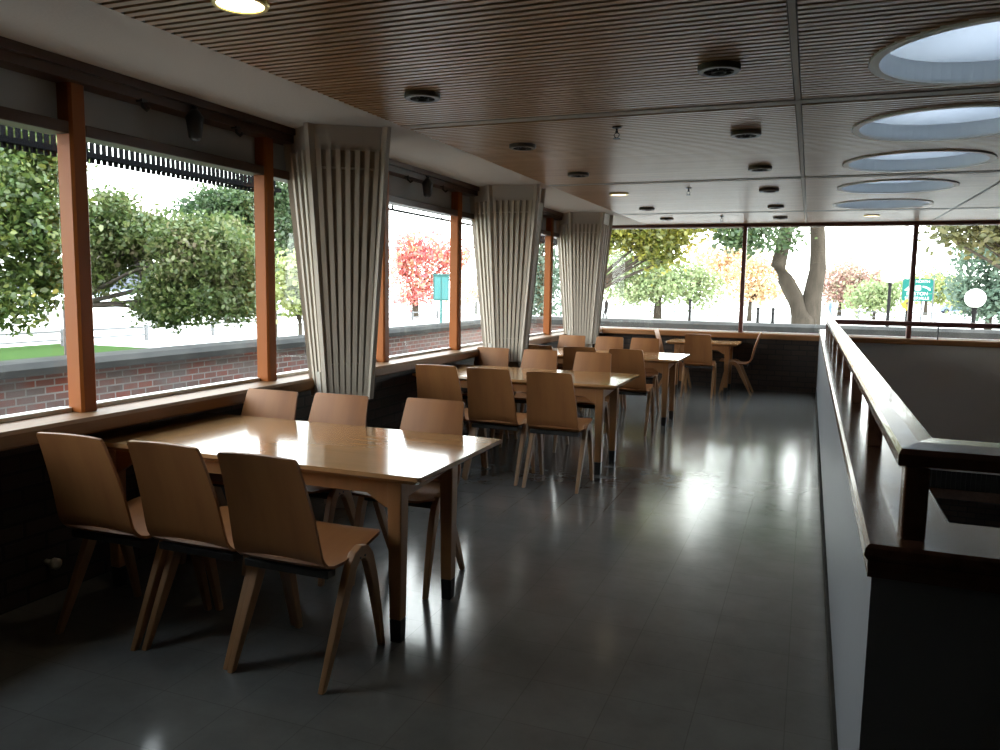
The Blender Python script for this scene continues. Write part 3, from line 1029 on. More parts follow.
def make_chair():
    r = thing('chair', '', 'chair')
    # back: from the bend up to the rounded top (top two rows narrowed to round the corners)
    bp = [(-0.172, 0.472), (-0.188, 0.495), (-0.197, 0.525), (-0.210, 0.585), (-0.226, 0.655), (-0.246, 0.725), (-0.269, 0.795), (-0.290, 0.855), (-0.299, 0.874), (-0.302, 0.882), (-0.303, 0.887)]
    bw = [0.197, 0.197, 0.196, 0.193, 0.189, 0.184, 0.178, 0.173, 0.1715, 0.1685, 0.161]
    smooth_obj(shell_part(bp, bw, bow=0.012).build('backrest', M['ply'], r))
    spf = [(-0.172, 0.472), (-0.154, 0.456), (-0.118, 0.444), (-0.05, 0.440), (0.03, 0.447), (0.12, 0.462), (0.205, 0.477), (0.235, 0.480), (0.250, 0.479)]
    sw = [0.197, 0.197, 0.197, 0.198, 0.199, 0.200, 0.198, 0.193, 0.178]
    smooth_obj(shell_part(spf, sw, bow=0.004).build('seat', M['ply'], r))
    rr = MB()
    rr.box(-0.19, 0.19, -0.145, -0.095, 0.405, 0.434)
    rr.box(-0.19, 0.19, 0.085, 0.125, 0.415, 0.447)
    rr.build('seat_rail', M['black_rail'], r, bevel=0.003)
    # bent inverted-U side frames: one strip per side
    for s in (-1, 1):
        path = []
        xt, xf = 0.2035 * s, 0.206 * s
        pts = [(-0.215, 0.0), (-0.142, 0.15), (-0.068, 0.30), (-0.034, 0.372), (-0.012, 0.415), (0.018, 0.444), (0.05, 0.455), (0.085, 0.446), (0.112, 0.418), (0.129, 0.375), (0.153, 0.30), (0.19, 0.15), (0.222, 0.0)]
        wd = [0.014, 0.019, 0.024, 0.026, 0.027, 0.027, 0.027, 0.027, 0.026, 0.025, 0.023, 0.018, 0.014]
        th = [0.012, 0.014, 0.016, 0.016, 0.016, 0.016, 0.016, 0.016, 0.016, 0.016, 0.016, 0.014, 0.012]
        f = MB()
        rings = []
        for i, (y, z) in enumerate(pts):
            a = Vector(pts[max(i - 1, 0)])
            b = Vector(pts[min(i + 1, len(pts) - 1)])
            t = (b - a).normalized()
            if i in (0, len(pts) - 1):
                nn = Vector((1, 0)) if i == 0 else Vector((-1, 0))
                nn = Vector((-1, 0)) if i == 0 else Vector((1, 0))
            else:
                nn = Vector((-t.y, t.x))
            x = xf + (xt - xf) * min(1, z / 0.40)
            ring_ = []
            for sx_, sn in ((-1, -1), (1, -1), (1, 1), (-1, 1)):
                ring_.append(f.bm.verts.new((x + sx_ * th[i], y + nn.x * sn * wd[i], max(0.0, z + nn.y * sn * wd[i]))))
            rings.append(ring_)
        for i in range(len(rings) - 1):
            for k in range(4):
                f.bm.faces.new((rings[i][k], rings[i][(k + 1) % 4], rings[i + 1][(k + 1) % 4], rings[i + 1][k]))
        f.bm.faces.new(rings[0])
        f.bm.faces.new(rings[-1][::-1])
        fo = f.build('leg_frame', M['leg_wood'], r, bevel=0.004)
        for yy_ in (0.035, 0.07):
            MB().tube([(xt + s * 0.014, yy_, 0.436), (xt + s * 0.018, yy_, 0.436)], [0.005, 0.005], 8).build('screw', M['black_metal'], fo)
    return r


ch0 = make_chair()
first = True
def place(x, y, rz, label, group):
    global first
    o = ch0 if first else copy_tree(ch0)
    first = False
    o.location = (x, y, 0)
    o.rotation_euler = (0, 0, rz)
    tag(o, label, 'chair', group)
    return o


PI = math.pi
g1, g1b = 'plywood chairs on the near side of the tables', 'plywood chairs on the window side of the tables'
place(-1.80, 2.56, 0.0, 'dark-backed plywood chair in the foreground, nearest the table corner leg', g1)
place(-2.245, 2.575, 0.0, 'dark-backed plywood chair in the middle of the front row at the nearest table', g1)
place(-2.70, 2.55, 0.02, 'leftmost dark-backed plywood chair at the nearest table, by the brick wall', g1)
place(-2.84, 3.42, PI, 'pale plywood chair facing us across the nearest table, leftmost below the sill', g1b)
place(-2.40, 3.45, PI, 'pale plywood chair facing us across the nearest table, just under the first column', g1b)
place(-1.85, 3.51, PI, 'pale plywood chair facing us at the bright right end of the nearest table', g1b)
place(-1.72, 5.70, 0.0, 'brown-backed chair at the right end of the second table, full back in view', g1)
place(-2.21, 5.73, 0.01, 'brown-backed chair in the middle of the near side of the second table', g1)
place(-2.66, 5.76, 0.03, 'brown-backed chair on the window end of the second table, above the bright table end', g1)
place(-1.885, 7.00, PI, 'tan chair facing us across the second table, rightmost of its three', g1b)
place(-2.42, 7.02, PI, 'tan chair facing us across the second table, middle of its three', g1b)
place(-2.92, 7.02, PI, 'tan chair facing us across the second table, leftmost, under the middle column', g1b)
place(-1.70, 8.17, 0.0, 'brown-backed chair at the aisle end of the third table', g1)
place(-2.19, 8.19, 0.0, 'brown-backed chair in the middle of the near side of the third table', g1)
place(-2.66, 8.20, 0.0, 'brown-backed chair on the window end of the third table, mostly hidden', g1)
place(-1.87, 9.47, PI, 'tan chair facing us across the third table, rightmost of its three', g1b)
place(-2.32, 9.48, PI, 'tan chair facing us across the third table, middle of its three', g1b)
place(-2.81, 9.48, PI, 'tan chair facing us across the third table, leftmost, at the far column', g1b)
place(-1.405, 11.40, 0.0, 'plywood chair with its back to us at the small far table', 'plywood chairs round the small far table')
place(-0.93, 11.98, PI / 2, 'plywood chair seen from the side, right of the small far table', 'plywood chairs round the small far table')
place(-1.84, 11.98, -PI / 2, 'plywood chair left of the small far table, back edge catching window light', 'plywood chairs round the small far table')

# ------------------------------------------------------------------ outside: ground, walls
ZG = -1.0
struct(MB().box(-6.0, XL - 0.13, -10, 15.4, -0.1, 0.1).box(XL - 0.3, 12, YF + 0.26, 15.4, -0.1, 0.1), 'ground_court', M['court'], 'gravel strip between the windows and the garden wall', 'ground')
struct(MB().box(-400, -6.2, -60, 15.6, ZG - 0.3, ZG).box(-400, 400, 15.6, 600, ZG - 0.3, ZG), 'ground', M['ground'], 'bright sunlit open ground beyond the garden wall', 'ground')
struct(MB().box(-27.0, -6.4, -30, 22.5, ZG, ZG + 0.02), 'ground_lawn', M['grass'], 'strip of green lawn just beyond the garden wall at the left', 'lawn')
struct(MB().box(-46, -27.5, -60, 140, ZG, ZG + 0.015), 'ground_road', M['paving'], 'pale sunlit riverside road beyond the lawn', 'road')
struct(MB().box(-400, -60, -200, 500, ZG, ZG + 0.01), 'ground_river', M['water'], 'bright river beyond the road at the left', 'river')

gw = thing('garden_wall', 'low mottled brick garden wall with stone coping outside the windows', 'garden wall', (0, 0, 0))
MB().box(-6.35, -6.02, -8, 15.8, -0.6, 0.70).build('brickwork', M['garden_brick_y'], gw)
MB().box(-6.02, 14, 15.45, 15.8, -0.6, 0.75).build('brickwork', M['garden_brick_x'], gw)
MB().hexa([(-6.42, -8, 0.70), (-5.93, -8, 0.70), (-5.93, -8, 0.76), (-6.0, -8, 0.805), (-6.35, -8, 0.805), (-6.42, -8, 0.76)],
          [(-6.42, 15.9, 0.70), (-5.93, 15.9, 0.70), (-5.93, 15.9, 0.76), (-6.0, 15.9, 0.805), (-6.35, 15.9, 0.805), (-6.42, 15.9, 0.76)]).build('coping', M['coping'], gw)
MB().hexa([(-5.93, 15.35, 0.75), (-5.93, 15.9, 0.75), (-5.93, 15.9, 0.84), (-5.93, 15.82, 0.885), (-5.93, 15.43, 0.885), (-5.93, 15.35, 0.84)],
          [(14, 15.35, 0.75), (14, 15.9, 0.75), (14, 15.9, 0.84), (14, 15.82, 0.885), (14, 15.43, 0.885), (14, 15.35, 0.84)]).build('coping', M['coping'], gw)

# overhead trellis edges in front of the windows
def trellis(y0, y1, label):
    t = thing('trellis', label, 'trellis', (-4.3, y0, 2.29), group='black trellis edges outside the left windows')
    MB().box(-0.03, 0.03, 0, y1 - y0, -0.025, 0.008).build('rail', M['trellis'], t)
    MB().box(-0.02, 0.02, 0, y1 - y0, 0.40, 0.44).build('rail', M['trellis'], t)
    s = MB()
    y = 0.02
    while y < y1 - y0 - 0.03:
        s.box(-0.010, 0.010, y, y + 0.020, -0.055, 0.42)
        y += 0.046
    s.build('battens', M['trellis'], t)
    b = MB()
    b.box(-0.02, 0.97 , 0.1, 0.16, 0.44, 0.50)
    b.box(-0.02, 0.97, y1 - y0 - 0.16, y1 - y0 - 0.10, 0.44, 0.50)
    b.build('bracket', M['trellis'], t)


trellis(1.2, 5.75, 'black battened trellis edge outside, across the top of the nearest windows')
trellis(10.3, 13.8, 'black battened trellis edge outside, seen between the second and third columns')
wf = thing('wire_frame', 'thin black wire frame outside the top of the red tree window', 'frame', (-4.3, 7.0, 2.31))
w_ = MB()
w_.tube([(0, 0, 0), (0, 3.2, 0)], [0.014, 0.014], 6)
w_.build('rail', M['trellis'], wf)
for y in (0.75, 2.0, 3.2):
    MB().tube([(0, y, 0), (0, y, 0.3), (0.62, y, 0.3)], [0.012] * 3, 6).build('hanger', M['trellis'], wf)

# roadside guard rail at the left
gd = thing('guardrail', 'pale roadside guardrail on short posts beyond the lawn', 'guardrail', (-25.9, 0, ZG))
MB().box(-0.05, 0.05, -20, 60, 0.52, 0.60).build('rail', M['galv'], gd)
MB().box(-0.05, 0.05, -20, 60, 0.22, 0.28).build('rail', M['galv'], gd)
for k in range(20):
    MB().box(-0.06, 0.06, -18.5 + k * 4, -18.38 + k * 4, 0, 0.66).build('post', M['galv'], gd)
fe_ = thing('road_fence', 'low pale fence along the road seen through the far window', 'fence', (0, 76.5, ZG))
for z in (0.35, 0.75):
    MB().box(-16, 14, -0.03, 0.03, z, z + 0.06).build('rail', M['galv'], fe_)
for k in range(16):
    MB().box(-16 + 2 * k, -15.92 + 2 * k, -0.05, 0.05, 0, 0.85).build('post', M['galv'], fe_)

# hazy buildings across the river
bd = thing('distant_building', 'hazy pale building across the river, in the gap of the maple branches', 'building', (-178, 165, ZG), rz=0.82)
MB().box(-9, 9, -4, 4, 0, 4.6).build('wall', M['brick_house'], bd)
MB().box(-9.3, 9.3, -4.3, 4.3, 4.6, 5.0).build('roof', M['house_window'], bd)
MB().box(-26, -9, -3, 3, 0, 1.6).box(9, 26, -3, 3, 0, 1.4).build('wing', M['brick_house'], bd)
for k in range(7):
    for z in (1.0, 2.8):
        MB().box(-8.3 + k * 2.5, -7.0 + k * 2.5, -4.06, -4.0, z, z + 1.1).build('window', M['house_window'], bd)


# ------------------------------------------------------------------ foliage
def leaves(name, blobs, n, size, material, parent, origin, elong=1.35, droop=0.0, shape='leaf'):
    bl = np.array(blobs, float)
    vol = (bl[:, 3] * bl[:, 3] * bl[:, 4]) ** 0.67
    idx = rng.choice(len(bl), n, p=vol / vol.sum())
    d = rng.normal(size=(n, 3))
    d /= np.linalg.norm(d, axis=1)[:, None]
    rad = rng.uniform(0, 1, n) ** 0.45
    # lumpy outline
    lump = 1 + 0.18 * np.sin(d[:, 0] * 6 + idx) * np.cos(d[:, 2] * 5 + idx * 1.7) + rng.normal(0, 0.06, n)
    p = bl[idx, :3] + d * (rad * lump)[:, None] * bl[idx][:, [3, 3, 4]]
    # gather into twigs so that gaps of sky stay open
    tw = max(8, n // 34)
    twp = p[:tw]
    j = rng.integers(0, tw, n)
    spread = size * 2.3
    p = twp[j] + rng.normal(size=(n, 3)) * np.array([spread, spread, spread * 0.6])
    nrm = rng.normal(size=(n, 3)) * 0.75 + np.array([0, 0, 0.65])
    nrm /= np.linalg.norm(nrm, axis=1)[:, None]
    a = rng.normal(size=(n, 3))
    a[:, 2] -= droop
    a -= nrm * (a * nrm).sum(1)[:, None]
    a /= np.linalg.norm(a, axis=1)[:, None]
    b = np.cross(nrm, a)
    s = size * rng.uniform(0.65, 1.25, n)
    if shape == 'leaf':
        prof = [(-0.55, 0.0), (-0.35, 0.42), (-0.02, 0.36), (0.12, 0.5), (0.6, 0.0), (0.12, -0.5), (-0.02, -0.36), (-0.35, -0.42)]
    else:
        prof = [(-0.5, 0.0), (0.0, 0.42), (0.55, 0.0), (0.0, -0.42)]
    k = len(prof)
    V = np.zeros((n, k, 3))
    for q, (u, v) in enumerate(prof):
        V[:, q] = p + a * (u * elong * s)[:, None] + b * (v * s)[:, None] + nrm * ((abs(v) * 0.25 - abs(u) * 0.12) * s)[:, None]
    V = V.reshape(-1, 3) - np.array(origin)
    me = bpy.data.meshes.new(name)
    me.vertices.add(n * k)
    me.vertices.foreach_set('co', V.astype(np.float32).ravel())
    me.loops.add(n * k)
    me.loops.foreach_set('vertex_index', np.arange(n * k, dtype=np.int32))
    me.polygons.add(n)
    me.polygons.foreach_set('loop_start', (np.arange(n) * k).astype(np.int32))
    me.polygons.foreach_set('loop_total', np.full(n, k, np.int32))
    me.update(calc_edges=True)
    me.materials.append(material)
    o = bpy.data.objects.new(name, me)
    C.objects.link(o)
    o.parent = parent
    return o


def tree(label, base, blobs, n, size, lm, bark, trunk_r, fork=0.45, limbs=None, trunk=True, shape='leaf', kind='tree', shift=(0, 0)):
    bx, by = base
    o0 = (bx, by, ZG)
    t = thing('tree', label, kind, o0, group='trees outside the windows')
    bl = np.array(blobs, float)
    top = bl[:, 2].max()
    low = bl[:, 2].min()
    mb = MB()
    fz = max(0.6, (low - ZG) * fork + 0.15 * (top - ZG))
    mb.tube([(0, 0, -0.2), (0.02, 0.01, fz * 0.4), (0.03, 0.0, fz)], [trunk_r * 1.25, trunk_r, trunk_r * 0.85], 12)
    o = mb.build('trunk', bark, t, smooth=True)
    br = MB()
    if limbs:
        for pts, r_ in limbs:
            q = [(x - bx, y - by, z - ZG) for x, y, z in pts]
            br.tube(q, [r_ * (1 - 0.75 * i / (len(q) - 1)) for i in range(len(q))], 8)
    for b in bl:
        e_ = Vector((b[0] - bx, b[1] - by, b[2] - ZG))
        s_ = Vector((0.03, 0, fz * 0.97))
        mid = s_.lerp(e_, 0.5) + Vector((random.uniform(-.1, .1), random.uniform(-.1, .1), 0.12)) * (b[3])
        br.tube([s_, mid, e_], [trunk_r * 0.5, trunk_r * 0.32, trunk_r * 0.1], 7)
        for k in range(4):
            dv = Vector((random.uniform(-1, 1) * b[3], random.uniform(-1, 1) * b[3], random.uniform(-.5, 1) * b[4])) * 0.8
            st = mid.lerp(e_, random.uniform(0.2, 1.0))
            br.tube([st, st + dv * 0.5 + Vector((0, 0, 0.05)), st + dv], [trunk_r * 0.14, trunk_r * 0.09, trunk_r * 0.03], 5)
    br.build('branches', bark, t, smooth=True)
    leaves('foliage', blobs, n, size, lm, t, o0, shape=shape)
    return t


tree('big dark green maple close by, filling the nearest left window', (-11.3, 6.6),
     [(-10.98, 7.79, 2.99, 0.97, 1.11), (-10.22, 8.12, 3.28, 0.63, 0.70), (-9.89, 7.59, 2.34, 0.80, 0.80), (-10.27, 8.23, 1.62, 0.49, 0.57), (-10.04, 7.29, 1.21, 0.53, 0.37), (-9.92, 8.15, 2.59, 0.39, 0.83), (-10.6, 7.2, 1.5, 0.6, 0.5)],
     24000, 0.060, G['maple'], M['dark_bark'], 0.10)
tree('dusty green maple with crooked dark branches, filling the second left window', (-11.3, 9.5),
     [(-10.78, 9.95, 2.40, 0.46, 0.53), (-10.90, 9.83, 1.74, 0.36, 0.58), (-10.16, 10.18, 2.24, 0.58, 0.36), (-8.95, 10.08, 1.99, 0.82, 0.51), (-9.28, 10.09, 1.36, 0.80, 0.48), (-8.88, 10.81, 1.62, 0.47, 0.63), (-9.86, 10.15, 1.02, 0.41, 0.23), (-10.86, 10.42, 2.01, 0.34, 0.43), (-8.80, 10.58, 1.20, 0.41, 0.33)],
     40000, 0.052, G['mid'], M['dark_bark'], 0.09, fork=0.8,
     limbs=[([(-11.05, 9.72, 2.3), (-10.54, 9.95, 2.19), (-10.21, 10.0, 1.80), (-9.52, 10.2, 1.71)], 0.075), ([(-10.29, 10.0, 1.87), (-10.15, 10.0, 1.43), (-9.95, 10.05, 1.18)], 0.055), ([(-10.54, 9.98, 2.19), (-9.76, 10.0, 1.91), (-8.84, 10.1, 1.52)], 0.06)])
tree('tall green tree behind, rising at the right of the second left window', (-17.74, 23.26),
     [(-19.45, 22.96, 3.85, 1.42, 0.99), (-18.65, 23.31, 4.21, 0.88, 0.88), (-17.50, 23.78, 4.41, 0.71, 1.06), (-17.26, 23.70, 3.00, 0.78, 1.24), (-18.75, 23.14, 3.15, 1.06, 0.88), (-16.95, 23.87, 3.36, 0.64, 1.42)],
     22000, 0.10, G['green'], M['bark'], 0.16)
tree('small pale yellow-green tree beside the first column', (-14.44, 20.24),
     [(-14.55, 20.25, 1.43, 0.49, 0.55), (-14.32, 20.40, 1.95, 0.42, 0.55), (-14.87, 20.15, 1.64, 0.30, 0.49), (-14.4, 20.3, 0.9, 0.4, 0.3)], 1700, 0.13, G['pale'], M['bark'], 0.07)
tree('bright red maple in the window between the first two columns', (-27.90, 53.80),
     [(-27.76, 54.31, 4.12, 2.28, 1.37), (-29.11, 53.64, 2.97, 1.82, 1.67), (-26.30, 54.77, 3.24, 1.97, 1.52), (-27.75, 53.99, 1.48, 2.58, 1.37), (-25.27, 55.23, 3.79, 1.21, 1.21), (-27.55, 53.93, 0.6, 1.52, 0.61)],
     5200, 0.24, G['red'], M['bark'], 0.26, shape='q')
tree('small orange tree seen just left of the second column', (-27.53, 64.72),
     [(-28.07, 64.62, 1.11, 1.42, 0.88), (-27.27, 64.98, 1.57, 1.06, 1.06), (-26.2, 65.2, 1.2, 1.2, 0.9)], 900, 0.30, G['orange'], M['bark'], 0.12, shape='q')
tree('dark blue-green tree between the second and third columns', (-12.57, 38.22),
     [(-12.77, 38.47, 3.60, 0.71, 0.91), (-12.80, 38.31, 2.34, 0.86, 1.01), (-12.82, 38.56, 4.45, 0.46, 0.61), (-12.7, 38.3, 1.0, 0.8, 0.9)], 2600, 0.20, G['blue'], M['bark'], 0.16, shape='q')
tree('wide light green tree on a thin trunk at the left of the far window', (-11.81, 66.55),
     [(-14.03, 65.78, 1.35, 2.67, 1.33), (-11.32, 66.86, 1.56, 3.50, 1.25), (-8.20, 68.06, 1.45, 1.84, 1.08), (-14.92, 65.68, 3.41, 2.34, 1.84), (-12.19, 66.72, 3.20, 2.67, 1.33), (-9.44, 67.72, 2.67, 1.67, 1.00)],
     9000, 0.26, G['far'], M['bark'], 0.30, fork=0.75, shape='q')
tree('golden green tree hanging its leaves over the top left of the far window', (-5.53, 19.40),
     [(-4.52, 20.00, 2.91, 0.56, 0.46), (-3.86, 20.25, 2.84, 0.71, 0.40), (-3.27, 20.49, 2.93, 0.46, 0.35), (-3.71, 20.25, 2.34, 0.30, 0.35), (-3.35, 20.38, 2.27, 0.20, 0.30), (-2.58, 20.79, 3.14, 0.56, 0.13), (-5.04, 19.81, 2.95, 0.51, 0.51), (-4.17, 20.30, 4.22, 1.52, 0.76)],
     12000, 0.085, G['yellow'], M['bark'], 0.13)
tree('pale-trunked birch with sparse orange leaves, left of the far window post', (-7.80, 74.58),
     [(-8.24, 74.82, 3.99, 1.64, 1.46), (-7.05, 75.09, 2.38, 1.27, 1.46), (-9.56, 74.42, 4.87, 1.27, 1.09), (-6.55, 75.49, 4.02, 0.91, 1.64)], 1300, 0.34, G['orange'], M['pale_bark'], 0.14, shape='q')
tree('orange tree behind the far window post, left of the forked trunk', (-4.52, 67.24),
     [(-4.12, 67.67, 2.96, 1.46, 1.29), (-3.06, 67.91, 1.53, 1.29, 0.81), (-4.55, 67.29, 1.26, 0.97, 0.81), (-2.77, 68.21, 3.15, 0.81, 0.97)], 1900, 0.26, G['orange'], M['bark'], 0.17, shape='q')
tree('spreading red and green tree right of the forked trunk', (2.83, 87.36),
     [(3.63, 87.97, 3.17, 2.43, 1.31), (6.03, 88.81, 2.41, 1.82, 1.31), (2.02, 87.16, 1.64, 1.62, 1.42), (3.75, 87.76, 1.06, 2.22, 1.01)], 4200, 0.30, G['dull'], M['bark'], 0.2, shape='q')
tree('small bushy green tree in front of the red one, left of the lamp post', (5.51, 79.78),
     [(5.25, 79.70, 0.96, 1.82, 1.09), (6.76, 80.32, 1.26, 1.09, 1.09)], 1300, 0.36, G['far'], M['bark'], 0.13, shape='q')
tree('hazy yellow tree behind the green road sign', (12.30, 101.83),
     [(13.16, 102.37, 2.41, 1.82, 1.71), (14.79, 102.92, 1.64, 1.37, 1.59), (11.05, 101.51, 2.03, 0.91, 1.37)], 1500, 0.42, G['pale'], M['bark'], 0.2, shape='q')
tree('blue-green conifer at the right edge, behind the globe lamp', (10.60, 58.05),
     [(10.16, 58.18, 3.62, 1.64, 1.01), (10.84, 58.25, 2.06, 1.90, 1.01), (10.62, 58.01, 0.80, 1.90, 0.63), (10.98, 58.65, 4.90, 1.14, 0.88), (9.39, 57.65, 1.72, 1.01, 0.88)], 4500, 0.26, G['blue'], M['bark'], 0.2, shape='q')
tree('olive-leaved tree reaching in at the top right corner of the far window', (5.96, 26.05),
     [(3.77, 25.44, 3.39, 0.72, 0.25), (4.43, 25.68, 3.21, 0.61, 0.39), (5.08, 25.92, 3.14, 0.83, 0.50), (3.40, 25.26, 3.08, 0.22, 0.17), (4.77, 25.91, 4.10, 1.39, 0.70)], 3200, 0.13, G['olive'], M['bark'], 0.15)

# the forked tree right outside the far window
ft = thing('tree', 'large tree with thick forked trunk in the middle of the far window', 'tree', (-0.05, 21.45, ZG), group='trees outside the windows')
of = Vector((-0.05, 21.45, ZG))
mb = MB()
pa = [(-0.10, 21.45, -1.2), (-0.08, 21.45, 0.2), (-0.12, 21.45, 0.75), (-0.38, 21.44, 1.37), (-0.62, 21.40, 1.80), (-0.79, 21.36, 2.14), (-0.72, 21.45, 2.6), (-0.63, 21.55, 3.22), (-0.44, 21.84, 5.04)]
mb.tube([Vector(p) - of for p in pa], [0.40, 0.34, 0.31, 0.205, 0.19, 0.185, 0.17, 0.165, 0.10], 16)
pb = [(-0.02, 21.45, -1.2), (-0.02, 21.46, 0.2), (0.0, 21.52, 0.8), (0.06, 21.62, 1.45), (0.14, 21.70, 2.05), (0.12, 21.76, 2.6), (0.06, 21.82, 3.24), (-0.18, 21.98, 5.29)]
mb.tube([Vector(p) - of for p in pb], [0.38, 0.33, 0.28, 0.225, 0.20, 0.185, 0.175, 0.10], 16)
mb.build('trunk', M['bark'], ft, smooth=True)
mb = MB()
for e_ in ((-1.60, 20.04, 2.9), (-1.10, 20.26, 3.1), (-2.03, 20.99, 3.2), (0.9, 21.6, 4.6), (-1.6, 22.4, 4.8)):
    st = Vector((-0.5, 21.8, 4.2)) - of
    en = Vector(e_) - of
    mb.tube([st, st.lerp(en, 0.5) + Vector((0, 0, 0.3)), en], [0.07, 0.05, 0.02], 8)
mb.build('branches', M['bark'], ft, smooth=True)
leaves('foliage', [(-1.60, 20.04, 2.74, 0.43, 0.48), (-1.10, 20.26, 2.94, 0.24, 0.24), (-0.66, 20.95, 2.74, 0.22, 0.39), (-0.42, 21.79, 4.7, 2.28, 0.8), (-2.03, 20.99, 3.05, 0.20, 0.25)], 9000, 0.09, G['green'], ft, (-0.05, 21.45, ZG))

# ------------------------------------------------------------------ street furniture beyond the far window
def globe_lamp(x, y, ztop, r, label):
    t = thing('street_lamp', label, 'street lamp', (x, y, ZG), group='globe street lamps')
    h = ztop - ZG
    q = 1.0 if r > 0.3 else 0.6
    MB().lathe([(0.14 * q, 0), (0.14 * q, 0.25), (0.10 * q, 0.32), (0.085 * q, 0.4), (0.075 * q, h - 0.16), (0.10 * q, h - 0.13), (0.10 * q, h - 0.09), (0.075 * q, h - 0.07), (0.11 * q, h - 0.02), (0.11 * q, h)], 16).build('post', M['post_dark'], t, smooth=False)
    prof = [(r * math.sin(a), h + r * 0.96 - r * math.cos(a)) for a in [math.pi * k / 16 for k in range(17)]]
    prof[0] = (0.0008, prof[0][1])
    prof[-1] = (0.0008, prof[-1][1])
    MB().lathe(prof, 32).build('globe', M['globe'], t, smooth=True)


globe_lamp(3.73, 44.66, 1.98, 0.46, 'tall street lamp on a dark post, left of the green sign')
globe_lamp(3.50, 20.77, 1.19, 0.215, 'white globe street lamp close to the far window at the right')

def plate(x0, x1, z0, z1, y, c=0.06):
    mb_ = MB()
    ring = [(x0 + c, z0), (x1 - c, z0), (x1, z0 + c), (x1, z1 - c), (x1 - c, z1), (x0 + c, z1), (x0, z1 - c), (x0, z0 + c)]
    mb_.hexa([(a, y - 0.012, b) for a, b in ring], [(a, y + 0.012, b) for a, b in ring])
    return mb_


def text_obj(txt, size, loc, parent, material, name='lettering'):
    cu = bpy.data.curves.new(name, 'FONT')
    cu.body = txt
    cu.size = size
    cu.align_x = 'CENTER'
    cu.align_y = 'CENTER'
    cu.extrude = 0.004
    tmp = bpy.data.objects.new(name, cu)
    C.objects.link(tmp)
    dg = bpy.context.evaluated_depsgraph_get()
    me = bpy.data.meshes.new_from_object(tmp.evaluated_get(dg))
    bpy.data.objects.remove(tmp)
    me.transform(Matrix.Rotation(math.pi / 2, 4, 'X'))
    me.materials.clear()
    me.materials.append(material)
    o = bpy.data.objects.new(name, me)
    C.objects.link(o)
    o.location = loc
    o.parent = parent
    return o


sg = thing('road_sign', 'green road sign with white arrow and town names, behind the far window post', 'road sign', (7.55, 67.73, ZG), rz=-0.12)
panel = plate(-1.03, 1.03, 1.88, 3.53, 0.0, 0.12).build('panel', M['sign_green'], sg)
text_obj('NORTH', 0.27, (0.33, -0.02, 3.34), panel, M['sign_white'])
text_obj('BOSTON', 0.36, (0.0, -0.02, 2.42), panel, M['sign_white'])
text_obj('SOMERVILLE', 0.30, (0.0, -0.02, 2.08), panel, M['sign_white'])
a = MB()
hd_ = [(-0.88, 2.68), (-0.60, 2.98), (-0.60, 2.86), (-0.36, 2.93), (-0.34, 2.78), (-0.60, 2.68), (-0.52, 2.62)]
a.hexa([(x, -0.016, z) for x, z in hd_], [(x, -0.022, z) for x, z in hd_])
arc = [(0.35, 3.02), (0.60, 2.98), (0.85, 2.82), (0.88, 2.68), (0.78, 2.68), (0.72, 2.76), (0.55, 2.86), (0.35, 2.90)]
a.hexa([(x, -0.016, z) for x, z in arc], [(x, -0.022, z) for x, z in arc])
a.build('arrow', M['sign_white'], panel)
sh = plate(-0.17, 0.23, 2.66, 3.06, -0.02, 0.08).build('route_shield', M['sign_white'], panel)
for x in (-0.55, 0.35):
    MB().box(x - 0.05, x + 0.05, 0.02, 0.10, 0, 2.6).build('post', M['galv'], sg)

ys = thing('warning_sign', 'small yellow diamond warning sign on a post under the green sign', 'road sign', (6.64, 65.09, ZG))
mb = MB()
q = 0.44
zc = 1.62
ring = [(-q, zc), (0, zc - q), (q, zc), (0, zc + q)]
mb.hexa([(x, -0.012, z) for x, z in ring], [(x, 0.012, z) for x, z in ring])
yp = mb.build('panel', M['sign_yellow'], ys)
MB().box(-0.03, 0.03, -0.022, -0.013, zc - 0.2, zc + 0.12).hexa([(-0.11, -0.013, zc + 0.06), (0.11, -0.013, zc + 0.06), (0, -0.013, zc + 0.24)], [(-0.11, -0.022, zc + 0.06), (0.11, -0.022, zc + 0.06), (0, -0.022, zc + 0.24)]).build('symbol', M['black_metal'], yp)
MB().box(-0.06, 0.06, 0.015, 0.10, 0, zc).build('post', M['post_dark'], ys)

for x, y, h, lb in ((8.74, 68.60, 6.2, 'tall slim grey pole right of the green sign'), (9.30, 90.35, 5.6, 'fainter slim pole rising behind the green sign')):
    t = thing('pole', lb, 'pole', (x, y, ZG))
    MB().lathe([(0.10, 0), (0.10, 0.3), (0.06, 0.35), (0.035, h)], 12).build('shaft', M['galv'], t)
    MB().lathe([(0.001, h), (0.07, h + 0.03), (0.07, h + 0.1), (0.001, h + 0.13)], 12).build('finial', M['galv'], t, smooth=True)
for x, y, h, lb in ((-8.45, 61.34, 1.75, 'tallest dark bollard post, right of the light green tree'), (-3.62, 63.17, 1.2, 'short dark bollard left of the forked trunk, by the window post'), (-2.56, 63.58, 1.2, 'short dark bollard nearest the forked trunk')):
    t = thing('bollard', lb, 'bollard', (x, y, ZG), group='dark bollards beyond the far window')
    MB().lathe([(0.15, 0), (0.15, 0.08), (0.11, 0.12), (0.10, h - 0.15)], 14).build('shaft', M['post_dark'], t)
    MB().lathe([(0.13, h - 0.15), (0.14, h - 0.08), (0.08, h), (0.001, h + 0.02)], 14).build('cap', M['post_dark'], t)

